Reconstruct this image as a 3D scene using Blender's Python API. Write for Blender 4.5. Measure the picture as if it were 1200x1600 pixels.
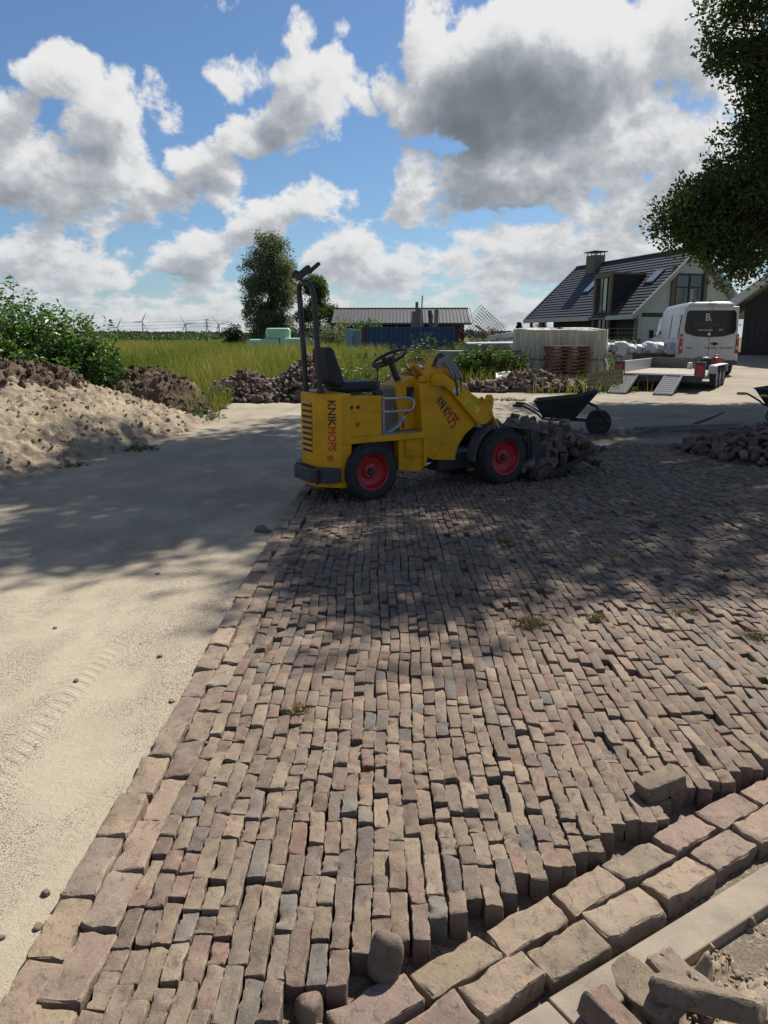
import bpy, bmesh, math, random
import numpy as np
from mathutils import Vector, Matrix, Euler

for o in list(bpy.data.objects):
    bpy.data.objects.remove(o)
SC = bpy.context.scene
COL = SC.collection
R = math.radians
RNG = np.random.default_rng(11)

# ------------------------------------------------------------------ camera
cam_d = bpy.data.cameras.new('camera')
cam = bpy.data.objects.new('camera', cam_d)
COL.objects.link(cam)
cam.location = (0, 0, 1.6)
cam.rotation_euler = (R(90 - 13.03), 0, 0)
cam_d.sensor_fit = 'VERTICAL'
cam_d.sensor_height = 36.0
cam_d.lens = 36.0 * 1180 / 1600
cam_d.clip_start = 0.05
cam_d.clip_end = 20000
SC.camera = cam
SC.view_settings.view_transform = 'Standard'
SC.view_settings.look = 'None'
SC.view_settings.exposure = 0.58
SC.view_settings.gamma = 1.0
SC.view_settings.use_curve_mapping = False

# ------------------------------------------------------------------ sun
SUN_AZ, SUN_EL = R(40), R(52)           # azimuth measured from +Y towards +X
to_sun = Vector((math.sin(SUN_AZ) * math.cos(SUN_EL), math.cos(SUN_AZ) * math.cos(SUN_EL), math.sin(SUN_EL)))
sl = bpy.data.lights.new('sun', 'SUN')
sl.energy = 5.0
sl.angle = R(0.53)
sl.color = (1.0, 0.95, 0.87)
so = bpy.data.objects.new('sun', sl)
COL.objects.link(so)
so.rotation_euler = to_sun.to_track_quat('Z', 'Y').to_euler()

# ------------------------------------------------------------------ node helper
class NT:
    def __init__(s, tree):
        s.t = tree
    def n(s, typ, **kw):
        nd = s.t.nodes.new(typ)
        ins = kw.pop('ins', {})
        for k, v in kw.items():
            setattr(nd, k, v)
        for k, v in ins.items():
            s.set(nd, k, v)
        return nd
    def set(s, nd, k, v):
        sock = nd.inputs[k]
        if isinstance(v, bpy.types.NodeSocket):
            s.t.links.new(v, sock)
        else:
            sock.default_value = v
    def m(s, op, a, b=None, c=None, clamp=False):
        nd = s.n('ShaderNodeMath', operation=op, use_clamp=clamp)
        s.set(nd, 0, a)
        if b is not None: s.set(nd, 1, b)
        if c is not None: s.set(nd, 2, c)
        return nd.outputs[0]
    def vm(s, op, a, b=None, scale=None):
        nd = s.n('ShaderNodeVectorMath', operation=op)
        s.set(nd, 0, a)
        if b is not None: s.set(nd, 1, b)
        if scale is not None: s.set(nd, 'Scale', scale)
        return nd.outputs[0]
    def noise(s, vec, scale, detail=4, rough=0.55, dist=0.0, col=False):
        nd = s.n('ShaderNodeTexNoise', ins={'Vector': vec, 'Scale': scale, 'Detail': detail, 'Roughness': rough, 'Distortion': dist})
        return nd.outputs['Color' if col else 'Fac']
    def sstep(s, x, a, b):
        nd = s.n('ShaderNodeMapRange', interpolation_type='SMOOTHSTEP', clamp=True)
        s.set(nd, 0, x); s.set(nd, 1, a); s.set(nd, 2, b); s.set(nd, 3, 0.0); s.set(nd, 4, 1.0)
        return nd.outputs[0]
    def ramp(s, fac, stops, interp='LINEAR'):
        nd = s.n('ShaderNodeValToRGB')
        nd.color_ramp.interpolation = interp
        el = nd.color_ramp.elements
        while len(el) < len(stops): el.new(0.5)
        for e, (p, c) in zip(el, stops):
            e.position = p; e.color = (*c, 1.0)
        s.set(nd, 0, fac)
        return nd.outputs[0]
    def mix(s, fac, a, b, blend='MIX'):
        nd = s.n('ShaderNodeMix', data_type='RGBA', blend_type=blend)
        for k, v in ((0, fac), (6, a), (7, b)):
            sock = nd.inputs[k]
            if isinstance(v, bpy.types.NodeSocket): s.t.links.new(v, sock)
            elif k == 0: sock.default_value = v
            else: sock.default_value = (*v, 1.0) if len(v) == 3 else v
        return nd.outputs[2]

# ------------------------------------------------------------------ sky: Nishita air with cumulus clouds
W = bpy.data.worlds.new('World')
SC.world = W
W.use_nodes = True
W.node_tree.nodes.clear()

def cloud_group():
    g = bpy.data.node_groups.new('cloud_density', 'ShaderNodeTree')
    g.interface.new_socket('P', in_out='INPUT', socket_type='NodeSocketVector')
    g.interface.new_socket('D', in_out='OUTPUT', socket_type='NodeSocketFloat')
    N = NT(g)
    gi = N.n('NodeGroupInput'); go = N.n('NodeGroupOutput')
    P = gi.outputs[0]
    sp = N.n('ShaderNodeSeparateXYZ', ins={0: P})
    el0 = N.m('MAXIMUM', sp.outputs[1], -0.1)
    # finer cloud texture towards the horizon, where clouds are farther off
    q = N.n('ShaderNodeCombineXYZ', ins={0: N.m('MULTIPLY', sp.outputs[0], 2.15), 1: N.m('MULTIPLY', N.m('LOGARITHM', N.m('ADD', el0, 0.22), math.e), 1.12), 2: 0.37}).outputs[0]
    warp = N.vm('SCALE', N.vm('SUBTRACT', N.noise(q, 3.2, 4, 0.6, col=True), (0.5, 0.5, 0.5)), scale=0.10)
    pw = N.n('ShaderNodeSeparateXYZ', ins={0: N.vm('ADD', P, warp)})
    az, el = pw.outputs[0], pw.outputs[1]
    # cumulus masses: azimuth, elevation, half widths (degrees), weight
    acc = None
    for (a, e, ra, re, w) in CLOUDS:
        dx = N.m('MULTIPLY', N.m('SUBTRACT', az, R(a)), 1 / R(ra))
        dy = N.m('MULTIPLY', N.m('SUBTRACT', el, R(e)), 1 / R(re))
        r2 = N.m('ADD', N.m('MULTIPLY', dx, dx), N.m('MULTIPLY', dy, dy))
        b = N.m('MULTIPLY', N.m('SUBTRACT', 1.0, r2), w)
        acc = b if acc is None else N.n('ShaderNodeMath', operation='SMOOTH_MAX', ins={0: acc, 1: b, 2: 0.25}).outputs[0]
    acc = N.m('MAXIMUM', acc, -0.9)
    # scattered clouds elsewhere round the sky and the bank along the horizon
    gen = N.m('MULTIPLY', N.m('SUBTRACT', N.noise(q, 1.1, 2, 0.5), 0.57), 3.0)
    azr = N.m('ABSOLUTE', sp.outputs[0])
    out = N.m('MAXIMUM', N.sstep(azr, 0.52, 0.75), N.sstep(sp.outputs[1], 0.40, 0.55))
    acc = N.m('MAXIMUM', acc, N.m('SUBTRACT', gen, N.m('MULTIPLY', N.m('SUBTRACT', 1.0, out), 3.0)))
    bank = N.m('MULTIPLY', N.m('SUBTRACT', 1.0, N.sstep(sp.outputs[1], 0.02, 0.17)), 1.0)
    acc = N.m('MAXIMUM', acc, N.m('SUBTRACT', bank, 0.62))
    n1 = N.noise(q, 5.6, 10, 0.62, 0.15)
    n2 = N.noise(N.vm('ADD', q, (3.1, 1.7, 0.0)), 17.0, 6, 0.60)
    tex = N.m('ADD', N.m('MULTIPLY', N.m('SUBTRACT', n1, 0.5), 3.9), N.m('MULTIPLY', N.m('SUBTRACT', n2, 0.5), 0.7))
    d = N.m('ADD', N.m('MULTIPLY', acc, 1.0), tex)
    N.set(go, 0, d)
    return g

CLOUDS = []
def cl(u, v, ru, rv, w=1.0):
    """a cumulus seen in the photograph at pixel (u, v): turned into sky angles"""
    x = (u - 600) / 1180; y = -(v - 800) / 1180; p = R(13.03)
    d = Vector((x, math.cos(p) + y * math.sin(p), -math.sin(p) + y * math.cos(p))).normalized()
    CLOUDS.append((math.degrees(math.atan2(d.x, d.y)), math.degrees(math.asin(d.z)), ru / 1180 * 50, rv / 1180 * 50, w))
cl(70, 275, 150, 85, 1.3); cl(150, 205, 65, 75, 1.0); cl(110, 105, 72, 45, 0.95); cl(175, 125, 40, 35, .8); cl(20, 200, 60, 60, .9)
cl(250, 165, 45, 42, 0.42); cl(268, 150, 25, 25, .4)
cl(368, 118, 50, 32, 0.38)
cl(490, 150, 75, 75, 1.0); cl(468, 75, 32, 45, 0.75); cl(530, 65, 26, 22, 0.5); cl(445, 200, 60, 38, 0.8); cl(550, 165, 35, 30, .6)
cl(390, 222, 55, 34, 0.95); cl(320, 275, 62, 50, 0.95); cl(240, 325, 52, 40, 0.8); cl(445, 245, 40, 14, .3)
cl(480, 315, 85, 40, 0.9); cl(400, 345, 65, 40, 0.8); cl(300, 395, 75, 42, 0.9)
cl(830, 105, 215, 105, 2.6); cl(680, 60, 50, 75, 1.0); cl(650, 165, 60, 42, .8); cl(1080, 60, 110, 90, 1.0)
cl(800, 270, 130, 60, 1.3); cl(650, 275, 55, 48, 0.75); cl(960, 222, 170, 60, 1.0); cl(1010, 345, 190, 90, .7); cl(680, 335, 90, 40, .7); cl(1120, 280, 150, 150, .75)
cl(900, 380, 230, 60, 0.8); cl(560, 420, 120, 60, .7); cl(110, 430, 160, 60, .6)
CG = cloud_group()

def build_world():
    N = NT(W.node_tree)
    sky = N.n('ShaderNodeTexSky', sky_type='NISHITA', sun_disc=False, sun_elevation=SUN_EL, sun_rotation=SUN_AZ,
              air_density=1.0, dust_density=0.6, ozone_density=2.0, altitude=0)
    tc = N.n('ShaderNodeTexCoord')
    d = N.vm('NORMALIZE', tc.outputs['Generated'])
    s = N.n('ShaderNodeSeparateXYZ', ins={0: d})
    az = N.m('ARCTAN2', s.outputs[0], s.outputs[1])
    el = N.m('ARCSINE', s.outputs[2])
    P = N.n('ShaderNodeCombineXYZ', ins={0: az, 1: el, 2: 0.0}).outputs[0]
    k2 = N.m('MINIMUM', N.m('MAXIMUM', N.m('MULTIPLY', N.m('ADD', el, .07), 3.2), .28), 1.0)
    def D(off):
        g = N.n('ShaderNodeGroup', node_tree=CG)
        N.set(g, 0, N.vm('ADD', P, N.vm('SCALE', off, scale=k2)) if off else P)
        return g.outputs[0]
    d0 = D(None)
    d1 = D((R(0.8), R(1.2), 0))
    d2 = D((R(2.2), R(3.2), 0))
    alpha = N.m('MAXIMUM', N.sstep(d0, -0.08, 0.46), N.m('SUBTRACT', 1.0, N.sstep(el, 0.0, 0.06)))
    thick = N.m('ADD', N.m('MULTIPLY', N.m('MAXIMUM', d1, -0.4), 0.62), N.m('MULTIPLY', N.m('MAXIMUM', d2, -0.4), 0.40))
    thick = N.m('ADD', thick, N.m('MULTIPLY', N.m('SUBTRACT', d0, 0.4), -0.22))
    thick = N.m('SUBTRACT', N.m('MULTIPLY', thick, .92), N.m('MULTIPLY', N.m('SUBTRACT', 1.0, N.sstep(el, .03, .16)), .16))
    # clouds near the sun shine through
    cs = N.n('ShaderNodeVectorMath', operation='DOT_PRODUCT', ins={0: d, 1: tuple(to_sun)}).outputs['Value']
    thick = N.m('SUBTRACT', thick, N.m('MULTIPLY', N.sstep(cs, .62, .95), .55))
    lit = N.ramp(N.m('MULTIPLY', N.m('ADD', thick, 0.14), 0.43, clamp=True),
                 [(0.0, (1.0, 1.0, 1.0)), (0.13, (0.90, 0.91, 0.92)), (0.28, (0.60, 0.63, 0.67)), (0.48, (0.38, 0.415, 0.465)), (0.75, (0.245, 0.275, 0.315)), (1.0, (0.19, 0.215, 0.25))])
    # far clouds take on the blue-grey of the air between
    far = N.m('SUBTRACT', 1.0, N.sstep(el, 0.0, 0.15))
    lit = N.mix(N.m('MULTIPLY', far, 0.30), lit, (0.52, 0.60, 0.69))
    b1 = N.n('ShaderNodeBackground', ins={'Color': N.mix(1.0, sky.outputs[0], (.74, .93, 1.12), 'MULTIPLY'), 'Strength': 0.059})
    b2 = N.n('ShaderNodeBackground', ins={'Color': lit, 'Strength': 0.55})
    mx = N.n('ShaderNodeMixShader', ins={0: alpha, 1: b1.outputs[0], 2: b2.outputs[0]})
    out = N.n('ShaderNodeOutputWorld', ins={0: mx.outputs[0]})
build_world()
W.cycles.sampling_method = 'MANUAL'
W.cycles.sample_map_resolution = 512
SC.cycles.max_bounces = 6
SC.cycles.transparent_max_bounces = 8
SC.cycles.use_denoising = True
SC.cycles.caustics_reflective = False
SC.cycles.caustics_refractive = False

# ------------------------------------------------------------------ materials
def srgb(r, g, b):
    f = lambda c: (c / 255 / 12.92) if c / 255 <= 0.04045 else ((c / 255 + 0.055) / 1.055) ** 2.4
    return (f(r), f(g), f(b))

def new_mat(name):
    m = bpy.data.materials.new(name)
    m.use_nodes = True
    m.node_tree.nodes.clear()
    N = NT(m.node_tree)
    out = N.n('ShaderNodeOutputMaterial')
    bs = N.n('ShaderNodeBsdfPrincipled')
    N.set(out, 0, bs.outputs[0])
    return m, N, bs

def mat(name, cols, rough=.75, metal=0.0, scale=5.0, detail=6, nrough=.6, bump=.15, bscale=60.0, spec=.35, lo=.3, hi=.7, world=False,
        rnd=0.0, stretch=(1, 1, 1), rvar=.12, bdist=.004, trans=0.0):
    """colour from noise between cols, small relief from a second noise"""
    m, N, bs = new_mat(name)
    if world: v = N.n('ShaderNodeNewGeometry').outputs['Position']
    else: v = N.n('ShaderNodeTexCoord').outputs['Object']
    if stretch != (1, 1, 1): v = N.vm('MULTIPLY', v, stretch)
    if isinstance(cols, tuple): cols = [cols, tuple(c * .82 for c in cols)]
    nz = N.noise(v, scale, detail, nrough)
    k = len(cols)
    c = N.ramp(nz, [(lo + (hi - lo) * i / max(1, k - 1), cc) for i, cc in enumerate(cols)])
    if rnd:
        oi = N.n('ShaderNodeObjectInfo')
        br = N.m('ADD', 1.0 - rnd, N.m('MULTIPLY', oi.outputs['Random'], 2 * rnd))
        c = N.mix(1.0, c, N.n('ShaderNodeCombineColor', ins={0: br, 1: br, 2: br}).outputs[0], 'MULTIPLY')
    N.set(bs, 'Base Color', c)
    N.set(bs, 'Roughness', N.m('ADD', rough - rvar / 2, N.m('MULTIPLY', nz, rvar)))
    N.set(bs, 'Metallic', metal)
    N.set(bs, 'Specular IOR Level', spec)
    if bump:
        b = N.n('ShaderNodeBump', ins={'Strength': bump, 'Distance': bdist, 'Height': N.noise(v, bscale, 5, .65)})
        N.set(bs, 'Normal', b.outputs[0])
    if trans:
        N.set(bs, 'Transmission Weight', trans)
    return m

BRICK_COLS = [(0.157, 0.112, 0.083), (0.193, 0.147, 0.103), (0.136, 0.105, 0.081), (0.170, 0.109, 0.081), (0.113, 0.105, 0.094),
              (0.125, 0.090, 0.070), (0.185, 0.145, 0.101), (0.167, 0.125, 0.092), (0.153, 0.101, 0.079), (0.141, 0.117, 0.089), (0.162, 0.123, 0.092), (0.133, 0.097, 0.077)]
EDGE_COLS = [(0.211, 0.158, 0.113), (0.189, 0.132, 0.106), (0.231, 0.176, 0.123), (0.167, 0.128, 0.101), (0.198, 0.136, 0.110), (0.180, 0.145, 0.110), (0.220, 0.167, 0.110)]

def brick_mat(name, cols, attr, gain=1.0, dust=0.35, bscale=1.0):
    m, N, bs = new_mat(name)
    pos = N.n('ShaderNodeNewGeometry').outputs['Position']
    if attr: r = N.n('ShaderNodeAttribute', attribute_name='tint').outputs['Fac']
    else: r = N.n('ShaderNodeObjectInfo').outputs['Random']
    k = len(cols)
    c = N.ramp(r, [((i + .5) / k, tuple(x * gain for x in cc)) for i, cc in enumerate(cols)])
    r2 = N.m('FRACT', N.m('MULTIPLY', r, 37.7))
    # each brick shifts the stone texture so that no two look alike
    sh = N.n('ShaderNodeCombineXYZ', ins={0: N.m('MULTIPLY', r2, 9.0), 1: N.m('MULTIPLY', r, 13.0), 2: r2}).outputs[0]
    p = N.vm('ADD', pos, sh)
    n1 = N.noise(p, 22 * bscale, 7, .68, .4)
    n2 = N.noise(p, 130 * bscale, 4, .7)
    n3 = N.noise(p, 7 * bscale, 3, .5)
    br = N.m('ADD', N.m('ADD', .36, N.m('MULTIPLY', r2, .36)), N.m('ADD', N.m('MULTIPLY', n1, .82), N.m('MULTIPLY', n3, .25)))
    c = N.mix(1.0, c, N.n('ShaderNodeCombineColor', ins={0: br, 1: br, 2: br}).outputs[0], 'MULTIPLY')
    # sandy smears, and pale worn flecks
    sm = N.m('MULTIPLY', N.sstep(n3, .50, .72), dust)
    c = N.mix(sm, c, (.29, .22, .145))
    fl = N.m('MULTIPLY', N.sstep(n2, .57, .70), .62)
    c = N.mix(fl, c, (.30, .24, .18))
    ed = N.n('ShaderNodeAttribute', attribute_name='edge').outputs['Fac']
    c = N.mix(N.m('MULTIPLY', N.m('MULTIPLY', ed, N.sstep(n1, .38, .62)), .55), c, (.33, .265, .20))
    dk = N.m('MULTIPLY', N.sstep(N.noise(N.vm('MULTIPLY', p, (1, .6, 1)), 34 * bscale, 6, .7, .8), .52, .66), .64)
    c = N.mix(dk, c, (.085, .062, .052))
    pit = N.m('MULTIPLY', N.sstep(N.noise(p, 85 * bscale, 4, .7, .5), .62, .74), .42)
    c = N.mix(pit, c, (.05, .038, .03))
    N.set(bs, 'Base Color', c)
    N.set(bs, 'Roughness', .86)
    N.set(bs, 'Specular IOR Level', .22)
    h = N.m('ADD', N.m('MULTIPLY', n1, .7), N.m('MULTIPLY', n2, .35))
    h = N.m('SUBTRACT', h, N.m('MULTIPLY', pit, .6))
    b = N.n('ShaderNodeBump', ins={'Strength': 1.0, 'Distance': .008 / bscale, 'Height': h})
    N.set(bs, 'Normal', b.outputs[0])
    return m

def leaf_mat(name, cols, rough=.5, trans=.35, spec=.35):
    m, N, bs = new_mat(name)
    t = N.n('ShaderNodeAttribute', attribute_name='tint').outputs['Fac']
    k = len(cols)
    c = N.ramp(t, [(i / max(1, k - 1), cc) for i, cc in enumerate(cols)])
    N.set(bs, 'Base Color', c)
    N.set(bs, 'Roughness', rough)
    N.set(bs, 'Specular IOR Level', spec)
    tr = N.n('ShaderNodeBsdfTranslucent', ins={'Color': N.mix(1.0, c, (1.25, 1.35, .55), 'MULTIPLY')})
    mx = N.n('ShaderNodeMixShader', ins={0: trans, 1: bs.outputs[0], 2: tr.outputs[0]})
    out = [n for n in m.node_tree.nodes if n.type == 'OUTPUT_MATERIAL'][0]
    N.set(out, 0, mx.outputs[0])
    return m

MT = {}
MT['brick'] = brick_mat('brick_fired_clay', BRICK_COLS, False)
MT['brick_a'] = brick_mat('brick_fired_clay_field', BRICK_COLS, True)
MT['edge'] = brick_mat('brick_edging_clay', EDGE_COLS, False, dust=.45)
MT['edge_a'] = brick_mat('brick_edging_clay_field', EDGE_COLS, True, dust=.45)
PILE_COLS = [(.120, .082, .072), (.165, .118, .092), (.095, .072, .068), (.150, .092, .074), (.090, .082, .080), (.185, .140, .110), (.110, .078, .070)]
MT['pile'] = brick_mat('brick_reclaimed', PILE_COLS, False, bscale=.6)
MT['pile_a'] = brick_mat('brick_reclaimed_mass', PILE_COLS, True, bscale=.6)
MT['yellow'] = mat('yellow_paint', [(.58, .295, .004), (.62, .32, .005), (.50, .245, .005), (.28, .16, .035)], rough=.5, scale=3.5, detail=9, lo=.32, hi=.80, bump=.04, spec=.3)
MT['yellow_decal'] = mat('yellow_decal', [(.70, .55, .03), (.66, .50, .03)], rough=.4, bump=0)
MT['rim_red'] = mat('red_rim_paint', [(.42, .012, .018), (.34, .012, .016), (.16, .04, .03)], rough=.42, scale=6, lo=.35, hi=.8, bump=.04, spec=.5)
MT['rubber'] = mat('black_rubber', [(.022, .022, .023), (.035, .034, .032), (.075, .066, .055)], rough=.85, scale=9, lo=.35, hi=.8, bump=.3, bscale=90)
MT['black_steel'] = mat('black_steel', [(.022, .023, .026), (.035, .034, .034), (.07, .055, .045)], rough=.5, scale=7, lo=.35, hi=.8, bump=.08)
MT['dark_grey'] = mat('dark_grey_paint', [(.060, .066, .072), (.045, .05, .055), (.09, .085, .08)], rough=.6, scale=6)
MT['grey_metal'] = mat('grey_metal', [(.30, .31, .32), (.22, .23, .24), (.36, .36, .36)], rough=.45, metal=.6, scale=9)
MT['galv'] = mat('galvanised_steel', [(.42, .44, .46), (.33, .35, .37), (.48, .49, .5)], rough=.45, metal=.55, scale=12, bump=.05)
MT['vinyl'] = mat('black_seat_vinyl', [(.016, .017, .022), (.024, .025, .03)], rough=.6, scale=10, bump=.1, bscale=200)
MT['chrome'] = mat('chrome_rod', [(.6, .6, .6), (.5, .5, .5)], rough=.2, metal=1, bump=0)
MT['white_sticker'] = mat('white_sticker', [(.7, .7, .7), (.62, .62, .6)], rough=.5, bump=0)
MT['black_print'] = mat('black_print', [(.012, .012, .013), (.02, .02, .02)], rough=.5, bump=0)
MT['red_print'] = mat('red_print', [(.45, .02, .018), (.38, .02, .02)], rough=.5, bump=0)
MT['hose'] = mat('black_hose', [(.018, .018, .02), (.03, .03, .03)], rough=.45, scale=20, spec=.5)
MT['hose_grey'] = mat('grey_hose_sleeve', [(.16, .17, .18), (.22, .23, .24)], rough=.55, scale=30)
MT['concrete'] = mat('concrete', [(.37, .35, .31), (.30, .28, .245), (.42, .40, .36)], rough=.9, scale=7, detail=9, bump=.35, bscale=130, lo=.3, hi=.7)
MT['wood_grey'] = mat('weathered_wood', [(.24, .21, .18), (.17, .15, .13), (.30, .27, .23)], rough=.85, scale=7, stretch=(1, 1, 6), rnd=.2)
MT['wood_red'] = mat('red_stained_wood', [(.20, .105, .065), (.145, .075, .048), (.25, .14, .09)], rough=.85, scale=9, rnd=.25)
MT['timber'] = mat('timber', [(.33, .24, .16), (.25, .18, .12), (.40, .30, .20)], rough=.8, scale=6, stretch=(1, 1, 5), rnd=.15)
MT['bark'] = mat('bark', [(.10, .085, .065), (.06, .05, .04), (.14, .12, .095)], rough=.95, scale=5, stretch=(1, 1, .3), bump=.8, bscale=25, bdist=.03)
MT['stem'] = mat('green_stem', [(.10, .13, .05), (.13, .12, .06)], rough=.8)
MT['window'] = mat('window_glass', [(.035, .042, .048), (.06, .07, .078)], rough=.08, bump=0, spec=.9, scale=.6)
# ------------------------------------------------------------------ value noise (numpy)
def _h(ix, iy, seed):
    n = (ix.astype(np.int64) * 374761393 + iy.astype(np.int64) * 668265263 + seed * 974711) & 0xFFFFFFFF
    n = ((n ^ (n >> 13)) * 1274126177) & 0xFFFFFFFF
    return ((n ^ (n >> 16)) & 0xFFFF) / 65535.0
def vnoise(x, y, seed=0):
    x = np.asarray(x, float); y = np.asarray(y, float)
    ix = np.floor(x); iy = np.floor(y)
    fx = x - ix; fy = y - iy
    fx = fx * fx * (3 - 2 * fx); fy = fy * fy * (3 - 2 * fy)
    a = _h(ix, iy, seed); b = _h(ix + 1, iy, seed); c = _h(ix, iy + 1, seed); d = _h(ix + 1, iy + 1, seed)
    return (a * (1 - fx) + b * fx) * (1 - fy) + (c * (1 - fx) + d * fx) * fy
def fbm(x, y, seed=0, octv=5, rough=.5):
    s = 0; a = 1.0; t = 0
    for i in range(octv):
        s = s + a * vnoise(np.asarray(x) * 2 ** i + i * 17.3, np.asarray(y) * 2 ** i - i * 9.1, seed + i)
        t += a; a *= rough
    return s / t
def sstep(x, a, b):
    t = np.clip((np.asarray(x, float) - a) / (b - a), 0, 1)
    return t * t * (3 - 2 * t)

# ------------------------------------------------------------------ meshes and objects
def tag(o, label=None, cat=None, group=None, kind=None):
    if label: o['label'] = label
    if cat: o['category'] = cat
    if group: o['group'] = group
    if kind: o['kind'] = kind
    return o
def empty(name, loc=(0, 0, 0), rz=0.0, label=None, cat=None, group=None):
    o = bpy.data.objects.new(name, None)
    COL.objects.link(o)
    o.empty_display_size = .1
    o.location = loc
    o.rotation_euler = (0, 0, rz)
    return tag(o, label, cat, group)
def link(name, me, m=None, parent=None, loc=None, rot=None, scale=None):
    o = bpy.data.objects.new(name, me)
    COL.objects.link(o)
    if m is not None and len(me.materials) == 0: me.materials.append(m)
    if parent is not None: o.parent = parent
    if loc is not None: o.location = loc
    if rot is not None: o.rotation_euler = rot
    if scale is not None: o.scale = scale
    return o
def mesh_np(name, V, F, tint=None, smooth=True, angle=None, edge=None):
    """mesh from numpy arrays; F is (n, 3) or (n, 4)"""
    me = bpy.data.meshes.new(name)
    V = np.ascontiguousarray(V, np.float32); F = np.ascontiguousarray(F, np.int32)
    n, k = F.shape
    me.vertices.add(len(V)); me.vertices.foreach_set('co', V.ravel())
    me.loops.add(n * k); me.loops.foreach_set('vertex_index', F.ravel())
    me.polygons.add(n); me.polygons.foreach_set('loop_start', np.arange(0, n * k, k, dtype=np.int32))
    me.update(calc_edges=True)
    if tint is not None:
        at = me.attributes.new('tint', 'FLOAT', 'POINT')
        at.data.foreach_set('value', np.ascontiguousarray(tint, np.float32))
    if edge is not None:
        at = me.attributes.new('edge', 'FLOAT', 'POINT')
        at.data.foreach_set('value', np.ascontiguousarray(edge, np.float32))
    if smooth: me.shade_smooth()
    else: me.shade_flat()
    if smooth and angle: me.set_sharp_from_angle(angle=R(angle))
    return me

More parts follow.
